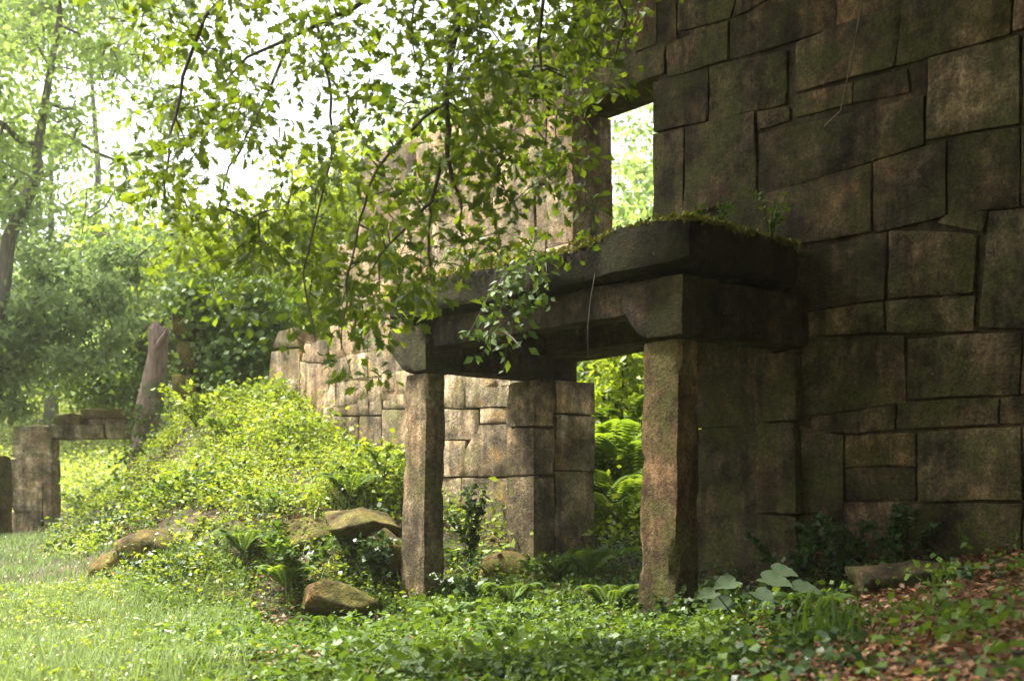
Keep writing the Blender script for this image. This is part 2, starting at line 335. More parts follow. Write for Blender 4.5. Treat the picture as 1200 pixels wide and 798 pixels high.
DOOR = (7.45, 9.22, 0.2, 2.26); WIN = (7.95, 8.99, 2.75, 4.56)
wall = empty('ruined_wall', tuple(NN * WALLN), WALL_ROT, label='tall roofless wall of mossy granite blocks with one open doorway and window', cat='wall')
sid = 0
def wstone(pix, depth=0.22, mat='wall', nx=6, ny=5, w=0.0, **k):
    """stone outlined in photo points bl, br, tr, tl as seen -> local u grows to the left, so mirror."""
    global sid; sid += 1
    q = [wall_uz(x, y) for x, y in pix]
    q = [q[1], q[0], q[3], q[2]]
    return stone('stone', q, w + random.uniform(-0.006, 0.008), depth, M[mat], wall, sid * 3.7, nx, ny, **k)
RW = [ # bl br tr tl in photo pixels, right hand part of the wall
 [(794,36),(857,22),(880,-60),(794,-40)], [(857,22),(899,0),(930,-90),(882,-60)], [(899,0),(1056,-58),(1056,-150),(930,-100)],
 [(748,66),(793,53),(793,-40),(748,-30)], [(690,87),(746,67),(746,-20),(690,10)],
 [(782,89),(853,71),(853,25),(782,50)], [(855,71),(980,33),(980,-20),(857,22)], [(981,32),(1060,0),(1060,-60),(981,-22)],
 [(765,155),(829,143),(829,79),(765,97)], [(830,143),(921,121),(921,58),(830,79)],
 [(888,153),(926,140),(926,124),(888,130)], [(932,108),(1046,80),(1058,0),(932,50)], [(1047,79),(1184,39),(1186,-20),(1058,0)], [(1187,37),(1290,5),(1300,-60),(1188,-30)],
 [(932,137),(998,122),(998,98),(932,110)], [(999,121),(1066,108),(1062,80),(999,97)],
 [(1086,164),(1196,146),(1196,40),(1088,68)], [(1198,146),(1330,118),(1340,0),(1198,36)],
 [(765,262),(801,255),(801,151),(765,157)], [(803,252),(885,232),(885,130),(803,150)],
 [(888,232),(1083,169),(1083,111),(888,157)],
 [(850,300),(1021,272),(1021,191),(850,241)], [(1024,274),(1110,254),(1110,164),(1024,190)], [(1111,253),(1196,241),(1196,149),(1111,162)], [(1198,240),(1340,216),(1340,120),(1198,148)],
 [(1098,262),(1150,273),(1157,248),(1112,252)],
 [(900,368),(1038,352),(1038,272),(900,304)], [(1041,351),(1143,342),(1143,275),(1041,270)], [(1148,385),(1215,384),(1215,240),(1158,248)], [(1217,384),(1350,380),(1350,216),(1217,238)],
 [(900,398),(1036,389),(1036,354),(900,371)], [(1038,390),(1143,389),(1143,345),(1038,353)],
 [(922,489),(1060,471),(1060,392),(922,396)], [(1063,468),(1196,462),(1196,388),(1063,396)], [(1198,462),(1350,448),(1350,384),(1198,387)],
 [(951,508),(1049,504),(1049,473),(951,488)], [(1051,504),(1171,498),(1171,466),(1051,471)], [(1173,498),(1330,492),(1330,452),(1173,465)],
 [(905,602),(989,600),(989,510),(905,492)], [(991,547),(1073,546),(1073,506),(991,509)], [(991,586),(1073,586),(1073,549),(991,549)],
 [(1076,586),(1197,587),(1197,500),(1076,506)], [(1199,587),(1350,590),(1350,494),(1199,499)],
 [(905,740),(955,740),(955,604),(905,604)], [(956,650),(1063,655),(1061,588),(958,589)], [(1066,650),(1197,650),(1197,590),(1064,589)], [(1199,650),(1350,660),(1350,592),(1199,589)],
 [(956,760),(1063,760),(1063,657),(956,652)], [(1066,740),(1197,740),(1197,654),(1066,653)], [(1199,760),(1350,760),(1350,664),(1199,654)],
]
for i, q in enumerate(RW):
    x0 = min(p[0] for p in q); jamb = x0 == 765
    wm = 'wall_pink' if i == len(RW) - 6 or i in (13,) else random.choice(('wall', 'wall', 'wall', 'wall_grey', 'wall_dark', 'wall'))
    ob = wstone(q, depth=0.5 if jamb or x0 in (690, 748, 782) else 0.22, mat=wm, rough=0.012, nx=7 if (max(p[0] for p in q) - x0) > 60 else 5)
    if i == len(RW) - 6: ob['label'] = 'pinkish block low in the wall'
# stones given directly in wall metres (u0, u1, z0, z1)
def ws(u0, u1, z0, z1, depth=0.22, mat='wall', w=0.0, name='stone', parent=None, nx=5, ny=4, **k):
    global sid; sid += 1
    j = lambda: random.uniform(-0.008, 0.008)
    return stone(name, [(u0 + j(), z0 + j()), (u1 + j(), z0 + j()), (u1 + j(), z1 + j()), (u0 + j(), z1 + j())], w + random.uniform(-0.006, 0.008), depth, M[mat], parent or wall, sid * 3.7, nx, ny, **k)
LW = [[(498,478),(545,478),(545,420),(498,420)],[(546,477),(600,477),(600,405),(546,405)],[(498,516),(561,516),(561,479),(498,479)],[(562,496),(600,496),(600,478),(562,478)],
 [(526,558),(600,558),(600,497),(562,497)],[(480,560),(545,558),(545,517),(480,517)],[(500,640),(540,650),(540,560),(500,560)],[(541,655),(600,665),(600,560),(541,560)],[(470,640),(499,640),(499,561),(470,561)],
 [(386,487),(432,486),(432,436),(386,440)],[(433,486),(447,486),(447,430),(433,430)],[(448,460),(497,460),(497,434),(448,434)],[(448,479),(497,479),(497,461),(448,461)],
 [(390,520),(420,522),(420,488),(390,488)],[(421,545),(447,545),(447,488),(421,487)],[(448,560),(479,560),(479,480),(448,480)],[(386,435),(432,435),(432,412),(386,414)],
 [(352,480),(385,490),(385,427),(352,424)],[(314,470),(351,475),(351,408),(318,412)],[(319,407),(350,406),(347,384),(326,388)],[(353,423),(385,426),(385,398),(358,402)]]
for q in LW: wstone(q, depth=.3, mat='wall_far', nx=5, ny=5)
# behind the porch, right of the door
for z0, z1 in ((0.0, .76), (.76, 1.48), (1.48, 2.05), (2.05, 2.35)): ws(6.62, 7.45, z0, z1, 0.5)
# over the door: lintel, courses up to the window sill, beside it
ws(7.2, 9.5, 2.27, 2.62, 0.5, nx=8); ws(6.5, 7.19, 2.36, 2.62, 0.4)
ws(6.55, 7.94, 2.63, 2.99, 0.5); ws(7.95, 8.4, 2.63, 2.74, .5); ws(8.41, 8.99, 2.63, 2.74, .5)
ws(7.95, 9.2, 2.0, 2.0 + .26, 0.0 + .2) if False else None
# window lintel and left jamb
q = [wall_uz(765, 94), wall_uz(672, 112), wall_uz(690, 86), wall_uz(776, 58)]
ws(7.80, 9.28, 4.56, 4.83, 0.5, nx=7, rough=.008)
for z0, z1 in ((2.63, 3.30), (3.30, 3.92), (3.92, 4.55)): ws(9.0, 9.38 if z0 != 3.30 else 9.55, z0, z1, 0.5, 'wall_far')
# the far, sunlit part of the wall in courses with a broken end
def run(u0, u1, z0, z1, mat, lens, depth=0.3, top=None):
    u = u0
    while u < u1 - 0.12:
        l_ = random.uniform(*lens); e = min(u + l_, u1)
        if u1 - e < 0.25: e = u1
        if top is None or z0 < top((u + e) / 2): ws(u, e, z0, z1, depth, mat)
        u = e
topf = lambda u: float(np.interp(u, [9.2, 9.6, 10.0, 11.7, 12.6, 13.4, 14.2, 15.3], [6.0, 5.3, 5.0, 4.7, 4.4, 3.4, 2.9, 2.2]))
endf = lambda z: float(np.interp(z, [0, 1.6, 2.2, 3.0, 4.4, 5.2], [14.4, 14.2, 13.6, 13.3, 13.1, 12.6]))
zs = [0.1, .55, 1.18, 1.48, 1.72, 2.04, 2.33, 2.63, 3.02, 3.42, 3.95, 4.40, 4.86, 5.3, 5.75, 6.2]
for z0, z1 in zip(zs, zs[1:]):
    s = 9.66 if z0 < 2 else (9.5 if z0 < 2.3 else (9.39 if z0 < 3.3 or z0 > 3.9 else 9.56))
    if z0 >= 2.6 and z0 < 2.62: s = 9.39
    if 4.3 < z0 < 4.8: s = 9.39 if z0 < 4.5 else 9.29
    if z0 > 4.5: s = 9.30
    if z0 > 5.2: continue
    if z0 < 1.98: s = 13.35
    if z0 < 2: run(9.24, 9.66, z0, z1, 'wall_far', (0.42, 0.45), 0.5)
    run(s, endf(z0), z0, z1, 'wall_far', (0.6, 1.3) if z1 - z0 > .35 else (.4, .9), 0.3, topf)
# the top of the wall over the window and to the right, above the frame
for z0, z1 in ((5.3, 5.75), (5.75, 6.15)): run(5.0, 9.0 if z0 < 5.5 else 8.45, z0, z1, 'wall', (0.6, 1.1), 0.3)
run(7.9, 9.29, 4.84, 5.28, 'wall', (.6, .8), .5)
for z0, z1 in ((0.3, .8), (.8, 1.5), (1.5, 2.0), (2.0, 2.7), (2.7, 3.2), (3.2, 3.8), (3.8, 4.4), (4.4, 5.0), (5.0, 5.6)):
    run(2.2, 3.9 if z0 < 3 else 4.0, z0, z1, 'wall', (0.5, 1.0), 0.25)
# rubble core behind the facing blocks
def core_box(u0, u1, z0, z1, wf=-0.045, wb=-0.5):
    return [(u0, wb, z0), (u1, wb, z0), (u1, wf, z0), (u0, wf, z0), (u0, wb, z1), (u1, wb, z1), (u1, wf, z1), (u0, wf, z1)]
CV, CF = [], []
for b in [(2.3, DOOR[0] - .05, -.4, 2.3), (2.3, WIN[0] - .05, 2.3, 5.2), (DOOR[1] + .06, 14.1, -.4, 2.0), (DOOR[1] + .25, 13.5, 2.0, 2.6), (7.3, 9.6, 2.42, 2.6),
          (WIN[1] + .3, 12.9, 2.6, 4.3), (WIN[1] + .2, 12.0, 4.3, 4.75), (WIN[0] - .12, WIN[1] + .2, 4.95, 5.3), (5.0, 8.7, 5.3, 5.75)]:
    vb = len(CV); CV += core_box(b[0], b[1], b[2], b[3] - .002, -0.028 - 0.001 * len(CV) / 8, -0.46 - 0.001 * len(CV) / 8)
    CF += [tuple(vb + i for i in f) for f in ((0, 1, 2, 3), (7, 6, 5, 4), (0, 4, 5, 1), (1, 5, 6, 2), (2, 6, 7, 3), (3, 7, 4, 0))]
mesh_py('rubble_core', CV, CF, M['core'], wall, smooth=False)

# ------------------------------------------------------------------ portico
por = empty('stone_portico', tuple(L(7.9, 0.7, 0) - U * 0 * 0), WALL_ROT, label='shaded stone porch of two square posts carrying a heavy mossy slab before the doorway', cat='porch')
por.location = tuple(NN * WALLN)
def taper(u0, u1, w0, w1, lean=0.0):
    cu, cw = (u0 + u1) / 2, (w0 + w1) / 2
    def f(p, fr):
        k = 1.08 - 0.12 * fr[2]
        return np.array([cu + (p[0] - cu) * k + lean * (1 - fr[2]), cw + (p[1] - cw) * k, p[2]])
    return f
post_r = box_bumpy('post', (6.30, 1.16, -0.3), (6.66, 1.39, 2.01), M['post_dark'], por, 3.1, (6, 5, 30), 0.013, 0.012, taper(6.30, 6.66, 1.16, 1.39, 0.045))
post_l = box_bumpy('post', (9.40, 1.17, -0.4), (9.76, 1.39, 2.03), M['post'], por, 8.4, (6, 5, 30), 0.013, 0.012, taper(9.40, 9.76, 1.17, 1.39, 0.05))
def bracket(u_near, u_post, u_out, w0, w1, z0, z1, seed, par=None):
    """corbel: its front profile is round towards the far end, the beam runs back to the wall."""
    def f(p, fr):
        k = fr[2]; ext = (u_out - u_post) * math.sin(min(1, k * 1.25) * math.pi / 2)
        u = u_near + (p[0] - u_near) / (u_post - u_near) * (u_post + ext - u_near)
        return np.array([u, p[1], p[2]])
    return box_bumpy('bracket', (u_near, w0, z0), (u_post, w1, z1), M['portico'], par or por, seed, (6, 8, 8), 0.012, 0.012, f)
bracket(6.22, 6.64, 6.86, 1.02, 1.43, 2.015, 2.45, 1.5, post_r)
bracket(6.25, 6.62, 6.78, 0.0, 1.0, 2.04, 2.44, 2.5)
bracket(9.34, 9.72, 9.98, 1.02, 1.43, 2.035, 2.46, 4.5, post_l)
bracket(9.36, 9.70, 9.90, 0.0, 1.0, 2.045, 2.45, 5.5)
def rest(u0, u1):
    return None
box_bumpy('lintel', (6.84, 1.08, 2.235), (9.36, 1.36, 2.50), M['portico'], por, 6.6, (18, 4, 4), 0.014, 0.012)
def slabf(p, fr):
    if p[0] < 6.5: p = np.array([p[0] + .22 * (1 - fr[0]) * (1 - fr[1]), p[1], p[2]])
    return np.array([p[0], p[1] + (0.05 * math.sin(p[0] * 5) * fr[1]), p[2] + 0.03 * math.sin(p[0] * 3.1) * fr[2]])
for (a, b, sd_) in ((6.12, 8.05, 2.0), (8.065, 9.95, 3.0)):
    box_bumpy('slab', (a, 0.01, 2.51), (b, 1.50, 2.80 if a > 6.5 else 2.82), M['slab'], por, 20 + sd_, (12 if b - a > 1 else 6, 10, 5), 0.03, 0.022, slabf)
# engaged pilasters on the wall behind the posts
for (u0, u1) in ((9.22, 9.64), (6.30, 6.70)):
    zz = (-0.1, 1.12, 1.58, 2.02) if u0 > 8 else (-0.2, .76, 1.48, 2.02)
    for k in range(3):
        sid += 1
        box_bumpy('pilaster_block', (u0, 0.03, zz[k] + .004), (u1, (.30 if u0 > 8 else .11) + random.uniform(-.006, .006), zz[k + 1] - .004), M['post'] if u0 > 8 else M['wall'], por, sid, (4, 3, 5), 0.007, 0.008)
print('stones', sid)

# ------------------------------------------------------------------ leaves
def T_oval(w=0.28):
    V = [(0, 0, 0), (-w, .42, .06), (0, 1, -.05), (w, .42, .06), (0, .45, -.02)]
    return np.array(V), np.array([(0, 4, 1), (4, 2, 1), (0, 3, 4), (4, 3, 2)])
def T_diamond(w=0.3): return np.array([(0, 0, 0), (-w, .5, .05), (0, 1, 0), (w, .5, .05)]), np.array([(0, 2, 1), (0, 3, 2)])
def T_oak():
    h = [(.0, .0), (.07, .14), (.05, .22), (.22, .30), (.13, .40), (.33, .52), (.20, .60), (.30, .74), (.13, .80), (0, 1)]
    V = [(0, .5, -.09)] + [(x, y, .25 * x - .22 * y * y) for x, y in h] + [(-x, y, .25 * x - .22 * y * y) for x, y in h[-2:0:-1]]
    m = len(V) - 1
    return np.array(V), np.array([(0, 1 + i, 1 + (i + 1) % m) for i in range(m)])
def T_blade(): 
    V = [(-.03, 0, 0), (.03, 0, 0), (-.03, .4, .02), (.03, .4, .02), (-.02, .75, .12), (.02, .75, .12), (0, 1, .30)]
    return np.array(V), np.array([(0, 1, 3), (0, 3, 2), (2, 3, 5), (2, 5, 4), (4, 5, 6)])
def T_heart():
    h = [(0, 0), (.12, -.10), (.26, -.12), (.36, -.02), (.43, .10), (.39, .22), (.45, .36), (.36, .50), (.33, .64), (.20, .76), (.12, .90), (0, 1)]
    V = [(0, .35, -.10)] + [(x, y, .22 * x - .12 * y * y + .03 * math.sin(9 * y)) for x, y in h] + [(-x, y, .16 * x - .12 * y * y + .03 * math.sin(8 * y + 1)) for x, y in h[-2:0:-1]]
    m = len(V) - 1; return np.array(V), np.array([(0, 1 + i, 1 + (i + 1) % m) for i in range(m)])
OAK, OVAL, DIA, BLADE, HEART, IVY = T_oak(), T_oval(), T_diamond(), T_blade(), T_heart(), T_oval(0.42)
def unit(v): return v / (np.linalg.norm(v, axis=-1, keepdims=True) + 1e-9)
def leaves_geo(pos, D, N, size, T):
    D = unit(D); S = unit(np.cross(D, N)); N2 = np.cross(S, D); tv, tf = T
    V = pos[:, None, :] + size[:, None, None] * (tv[None, :, 0:1] * S[:, None] + tv[None, :, 1:2] * D[:, None] + tv[None, :, 2:3] * N2[:, None])
    F = tf[None] + (np.arange(len(pos)) * len(tv))[:, None, None]
    return V.reshape(-1, 3), F.reshape(-1, 3), len(tv)
def leaves(name, pos, D, N, size, T, mat, parent=None, tint=None, r=None, origin=None):
    r = r or rng
    if tint is None: tint = r.random(len(pos))
    V, F, k = leaves_geo(pos, D, N, size, T)
    return mesh_np(name, V, F, mat, parent, True, np.repeat(tint, k), origin)
def rand_dirs(n, up=0.0, r=None):
    v = (r or rng).normal(size=(n, 3)); v[:, 2] += up; return unit(v)
def tubes_geo(paths, sides=6):
    V, F = [], []
    for pts, rad in paths:
        pts = [np.array(p, float) for p in pts]; base = len(V)
        for i, p in enumerate(pts):
            d = unit(pts[min(i + 1, len(pts) - 1)] - pts[max(i - 1, 0)])
            a = np.cross(d, (0, 0, 1)) if abs(d[2]) < .9 else np.cross(d, (0, 1, 0)); a = unit(a); b = np.cross(d, a)
            for k in range(sides):
                t_ = 2 * math.pi * k / sides; V.append(p + (a * math.cos(t_) + b * math.sin(t_)) * rad[i])
        for i in range(len(pts) - 1):
            for k in range(sides):
                F.append((base + i * sides + k, base + i * sides + (k + 1) % sides, base + (i + 1) * sides + (k + 1) % sides, base + (i + 1) * sides + k))
    return np.array(V), np.array(F)
def tubes(name, paths, mat, parent=None, sides=6, origin=None):
    V, F = tubes_geo(paths, sides); return mesh_np(name, V, F, mat, parent, True, None, origin)
def grow(nodes_seed, targets, r_tip=0.006, p=2.4, wobble=0.08, jr=None):
    """join every target to the nearest node already in the tree; return twig paths with radii that add up towards the root."""
    jr = jr or rng
    nodes = [np.array(n, float) for n in nodes_seed]; par = list(range(-1, len(nodes) - 1)); 
    T = np.array(targets, float); left = list(range(len(T)))
    A = np.array(nodes); D = np.linalg.norm(T[:, None] - A[None], axis=2) + np.maximum(0, A[None, :, 2] - T[:, None, 2]) * 0.0
    best = D.argmin(1); bd = D.min(1)
    while left:
        i = min(left, key=lambda q: bd[q]); left.remove(i)
        nodes.append(T[i]); par.append(int(best[i])); nid = len(nodes) - 1
        if left:
            la = np.array(left); d = np.linalg.norm(T[la] - T[i], axis=1) * 1.05; up = d < bd[la]
            bd[la[up]] = d[up]; best[la[up]] = nid
    cnt = np.zeros(len(nodes)); kids = [0] * len(nodes)
    for i in range(len(nodes)): 
        if par[i] >= 0: kids[par[i]] += 1
    for i in range(len(nodes) - 1, -1, -1):
        if cnt[i] == 0: cnt[i] = 1
        if par[i] >= 0: cnt[par[i]] += cnt[i]
    rad = r_tip * cnt ** (1 / p); paths = []
    for i in range(len(nodes)):
        j = par[i]
        if j < 0: continue
        a, b = nodes[j], nodes[i]; mid = (a + b) / 2 + jr.normal(size=3) * np.linalg.norm(b - a) * wobble
        ra = min(rad[j], rad[i] * 1.5); paths.append(([a, mid, b], [ra, (ra + rad[i]) / 2, rad[i]]))
    return nodes, rad, paths

def tree(name, label, base, blobs, trunk_pts, trunk_r, n_cl, per, leaf, mat, bark, seed, cat='tree', group=None, T=DIA, spread=0.32, up=0.5, droop=0.0, crown_name='crown'):
    r = np.random.default_rng(seed)
    b = np.array([base[0], base[1], gz(base[0], base[1]) - 0.1])
    e = empty(name, b, label=label, cat=cat, group=group)
    vol = np.array([bl[1][0] * bl[1][1] * bl[1][2] for bl in blobs]) ** 0.8; vol /= vol.sum()
    cl = []
    for (c, rad), v in zip(blobs, vol):
        k = max(4, int(n_cl * v)); d = unit(r.normal(size=(k, 3))) * (r.random(k)[:, None] ** 0.45)
        d *= (1 + 0.25 * r.normal(size=(k, 1)) * 0.6)
        cl.append(np.array(c) + d * np.array(rad))
    cl = np.concatenate(cl)
    tp = [np.array(q, float) for q in trunk_pts] or [b, np.array(blobs[0][0])]
    if np.linalg.norm(tp[0] - b) > .01: tp = [b] + tp
    seedn = []
    for a, c in zip(tp, tp[1:]):
        for k in range(4): seedn.append(a + (c - a) * k / 4)
    seedn.append(tp[-1])
    nodes, rad, paths = grow(seedn, cl, 0.012, 2.3, 0.10, r)
    m = len(seedn); tr_ = [trunk_r * (1 - 0.75 * i / (m - 1)) for i in range(m)]
    tubes('trunk', [(seedn, tr_)] + [p for i, p in enumerate(paths) if i >= m - 1], M[bark], e, 6).location = tuple(-b)
    n = len(cl) * per
    cc = np.repeat(cl, per, axis=0); sc = np.repeat(0.55 + 0.9 * r.random(len(cl)), per)[:, None]
    off = r.normal(size=(n, 3)) * spread * sc; off[:, 2] *= 0.62; off[:, 2] -= droop * np.abs(off[:, 0])
    pos = cc + off - b
    tint = np.clip(np.repeat(r.random(len(cl)), per) * 0.6 + r.random(n) * 0.4, 0, 1)
    D = rand_dirs(n, -0.35, r); N = rand_dirs(n, up * 1.6, r)
    leaves(crown_name, pos, D, N, leaf * (0.6 + 0.8 * r.random(n)), T, M[mat], e, tint)
    return e

# ------------------------------------------------------------------ trees
def X(px, d): return (px - 600) / FPX * d
tree('slender_tree', 'slender grey barked tree with airy pale crown at the far left edge', (X(-30, 20), 20),
     [(P(70, 60, 20), (1.9, 1.6, 1.5)), (P(10, 180, 20), (1.3, 1.6, 1.6)), (P(120, 240, 21), (1.0, 1.2, 0.8)), (P(-80, 120, 20), (1.6, 1.6, 2.6)), (P(90, -80, 20), (2.6, 2, 1.5))],
     [P(-15, 420, 20), P(4, 330, 20), P(10, 280, 20), P(30, 235, 20), P(45, 205, 20), P(43, 180, 20), P(50, 140, 20), P(56, 100, 20), P(70, 20, 20), P(60, -90, 20)], 0.15, 190, 75, 0.11, 'pale', 'bark_grey', 1, T=OVAL, spread=0.3)
tree('grey_leaved_tree', 'bushy grey green tree leaning over the left pier of the old gateway', (X(-30, 20.5), 20.5),
     [(P(70, 390, 20.5), (1.5, 1.2, 0.9)), (P(10, 465, 20.5), (.8, .6, 0.55)), (P(130, 330, 21), (1.0, 1.2, .8)), (P(-40, 330, 20.5), (1.6, 1.5, 1.5))],
     [P(-20, 500, 20.5), P(10, 420, 20.5), P(40, 350, 20.5)], 0.16, 150, 110, 0.12, 'grey', 'bark_grey', 2, T=OVAL, spread=0.17)
tree('broad_tree', 'yellow green broad tree rising behind the mound', (X(300, 23), 23),
     [(P(300, 330, 23), (2.2, 1.8, 1.3)), (P(400, 250, 23), (1.8, 1.5, 1.3)), (P(220, 290, 23.5), (.9, 1.2, .7)), (P(350, 400, 22), (1.3, 1, .8))],
     [P(310, 400, 23), P(330, 300, 23)], 0.2, 200, 110, 0.13, 'bright', 'bark', 3, T=OVAL)
tree('leafy_tree', 'light green leafy tree between the gateway and the ivy covered stump', (X(160, 27), 27),
     [(P(150, 390, 27), (1.7, 1.6, 1.5)), (P(200, 300, 27), (1.4, 1.4, .8)), (P(110, 440, 26), (1.4, 1.3, .7))],
     [P(160, 450, 27), P(170, 350, 27)], 0.18, 180, 110, 0.13, 'mid', 'bark', 4, T=OVAL)
tree('hillside_tree', 'pale distant tree high on the slope behind the slender tree', (X(60, 36), 36),
     [(P(60, 330, 36), (3.5, 2.5, 2.2)), (P(0, 180, 36), (2.5, 2, 2.2)), (P(10, 420, 36), (3, 2, 2.)), (P(120, 280, 36), (1.5, 2, .8))],
     [P(60, 420, 36), P(60, 200, 36)], 0.25, 240, 90, 0.17, 'pale', 'bark_grey', 5)
tree('tall_pale_tree', 'tall pale tree filling the top left corner of the view', (X(120, 40), 40),
     [(P(110, 20, 40), (2.6, 2, 1.6)), (P(10, 20, 40), (2.0, 2, 1.6)), (P(190, 130, 40), (.8, 1, .8)), (P(60, -90, 40), (4, 2, 1.8))],
     [P(110, 400, 40), P(115, 200, 40), P(105, 60, 40)], 0.2, 150, 75, 0.2, 'pale', 'bark_grey', 6)
for k, (px, d, z, rr, mt, lab) in enumerate([
    (60, 44, 5.6, 3.2, 'bright', 'sunny tree standing far beyond the gateway opening'),
    (240, 42, 6.5, 3.4, 'pale', 'far pale tree behind the leafy tree by the stump'),
    (430, 34, 5.6, 3.2, 'bright', 'sunny tree hidden partly by the far end of the wall'),
    (700, 22, 4.2, 2.4, 'pale', 'pale tree seen through the empty window'),
    (780, 27, 5.0, 2.8, 'bright', 'sunny tree low beyond the window opening'),
    (820, 36, 9.0, 4.0, 'pale', 'far tall tree behind the window wall'),
    (560, 30, 8.0, 2.6, 'pale', 'tree rising behind the broken wall top'),
    (1050, 24, 5.0, 3.5, 'mid', 'dark tree standing behind the right part of the wall')]):
    bx = X(px, d)
    tree('woodland_tree', lab, (bx, d), [((bx, d, z + 0.5), (rr, rr * .8, rr * .75)), ((bx + rr * .4, d - .5, z - rr * .4), (rr * .7, rr * .7, rr * .6)), ((bx - rr * .5, d, z - rr * .3), (rr * .6, rr * .6, rr * .7))],
         [(bx, d, z - 1), (bx + .2, d, z + 1)], 0.16, 170, 75, 0.15 if d < 30 else 0.19, mt, 'bark_grey', 30 + k, group='woodland round the ruin')
# unseen trees added beside and behind the camera to cut skylight on the wall
for k, (x, y, z, rr) in enumerate([(5.8, 0.5, 6.0, 3.4), (-3.0, -5, 5.5, 4.0), (3.5, -5, 5.5, 4.2), (9.5, 4, 6.0, 3.8), (7.5, 9.5, 9.0, 3.0)]):
    lab = ['unseen dense tree beyond the right edge beside the wall', 'unseen dense tree behind the viewer to the left', 'unseen dense tree behind the viewer to the right', 'unseen dense tree past the right end of the wall', 'unseen dense tree towering over the right end of the wall'][k]
    tree('shade_tree', lab, (x, y), [((x, y, z), (rr, rr, rr * .75)), ((x - 1, y + 1, z - 1.5), (rr * .8, rr * .8, rr * .6))], [(x, y, z - 2), (x, y, z)], .28, 170, 90, 0.26, 'oak', 'bark', 60 + k, group='unseen trees added to shade the ruin', spread=.5)

# ------------------------------------------------------------------ the overhanging oak
orr = np.random.default_rng(5)
oak_base = np.array([-1.2, 1.6, 0.0]); oak_base = np.array([3.4, 3.2, gz(3.4, 3.2) - .1])
oak = empty('oak_tree', oak_base, label='oak whose leafy lower boughs hang across the top of the view', cat='tree')
shade_crown_bl = [((-1.5, 7.0, 8.9), (1.4, 1.9, 1.0)), ((0.9, 7.0, 8.0), (2.4, 2.6, 1.7)), ((3.4, 6.8, 8.0), (2.6, 2.6, 2.0)), ((0.2, 11.2, 8.5), (2.4, 2.4, 1.5)), ((1.5, 4.0, 7.2), (3.2, 2.6, 1.7)), ((2.8, 9.8, 8.4), (2.4, 2.2, 1.5)), ((-2.0, 2.4, 7.6), (2.2, 2.2, 1.4))]  # crown masses above the view, placed to shade wall, porch and litter
cl = np.concatenate([np.array(c) + unit(orr.normal(size=(k, 3))) * (orr.random(k)[:, None] ** .4) * np.array(rd) for (c, rd), k in zip(shade_crown_bl, (75, 150, 120, 150, 110, 120, 60))])
tr_pts = [oak_base, oak_base + (-.1, .3, 1.5), np.array((3.1, 3.9, 3.4)), np.array((2.6, 4.6, 5.0)), np.array((1.8, 5.4, 6.2)), np.array((0.8, 6.0, 7.0)), np.array((-0.6, 6.8, 7.3))]
tubes('trunk', [(tr_pts, [.34, .30, .27, .23, .18, .13, .09])], M['bark'], oak, 12).location = tuple(-oak_base)
seedn = []
for a, c in zip(tr_pts[2:], tr_pts[3:]): seedn += [a + (c - a) * k / 4 for k in range(4)]
_, _, pth = grow(seedn, cl, 0.014, 2.3, .1, orr)
ul = tubes('upper_limbs', pth[len(seedn) - 1:], M['bark'], oak, 5); ul.location = tuple(-oak_base); ul['kind'] = 'stuff'
n = len(cl) * 100; pos = np.repeat(cl, 100, axis=0) + orr.normal(size=(n, 3)) * (.42, .42, .26)
leaves('crown', pos - oak_base, rand_dirs(n, -.3, orr), rand_dirs(n, .9, orr), .16 * (.6 + .8 * orr.random(n)), DIA, M['oak'], oak, orr.random(n))
# the boughs that hang into view
def bp(lst, d0, d1):
    return [P(x, y, d0 + (d1 - d0) * i / (len(lst) - 1)) for i, (x, y) in enumerate(lst)]
boughs = [
    (bp([(640,-260),(580,-120),(545,-30),(530,60),(524,120),(523,170),(530,215),(541,246)], 7.4, 7.0), .032, .008),
    (bp([(523,180),(508,228),(502,270),(503,310),(507,335)], 7.05, 7.0), .012, .005),
    (bp([(508,235),(480,262),(452,290),(430,325)], 7.0, 6.9), .010, .004),
    (bp([(545,-30),(470,-60),(430,0),(372,28),(338,46),(290,66),(262,100)], 7.3, 7.2), .020, .006),
    (bp([(650,-120),(638,-10),(632,55),(635,96)], 7.4, 7.3), .016, .005),
    (bp([(470,-60),(482,0),(484,40),(486,75)], 7.2, 7.1), .008, .004),
    (bp([(430,-120),(330,-60),(240,20),(215,90),(200,160),(192,235)], 7.4, 7.0), .018, .005),
    (bp([(338,46),(315,105),(290,160),(262,215),(255,255)], 7.2, 7.1), .010, .004),
    (bp([(650,-120),(700,-60),(735,20),(720,70)], 7.5, 7.6), .016, .005),
    (bp([(372,28),(385,95),(392,160),(375,240),(355,320),(370,400)], 7.2, 6.9), .010, .004),
    (bp([(523,120),(480,150),(440,200),(420,260),(405,330),(400,410)], 7.1, 6.9), .010, .004)]
DM = ["566563367886", "476442367862", "387333478861", "385344577740", "574565776320", "155677765110", "014567521000", "001466200000", "000133000000"]
cells = []
for j, row in enumerate(DM):
    for i, ch in enumerate(row):
        k = int(ch); m = orr.poisson(k * 0.85)
        for _ in range(m): cells.append(P(150 + 50 * (i + orr.random()), 50 * (j + orr.random()), 7.3 + orr.normal() * .36 + (0.5 if i > 8 else 0)))
for _ in range(90): cells.append(P(orr.uniform(100, 800), orr.uniform(-130, 0), 7.2 + orr.normal() * .4))
cells = np.array(cells)
top = np.array((0.8, 6.0, 7.0)); lead = [np.array((0.8, 6.0, 7.0)), np.array((.6, 6.5, 6.0)), boughs[0][0][0]]
tubes('bough', [([np.array((.8, 6.0, 7.0)), np.array((.7, 6.6, 6.0)), np.array((.4, 7.1, 5.3)), boughs[0][0][0]], [.07, .055, .045, .034])], M['bark'], oak, 8).location = tuple(-oak_base)
allseed = []; bough_obs = []
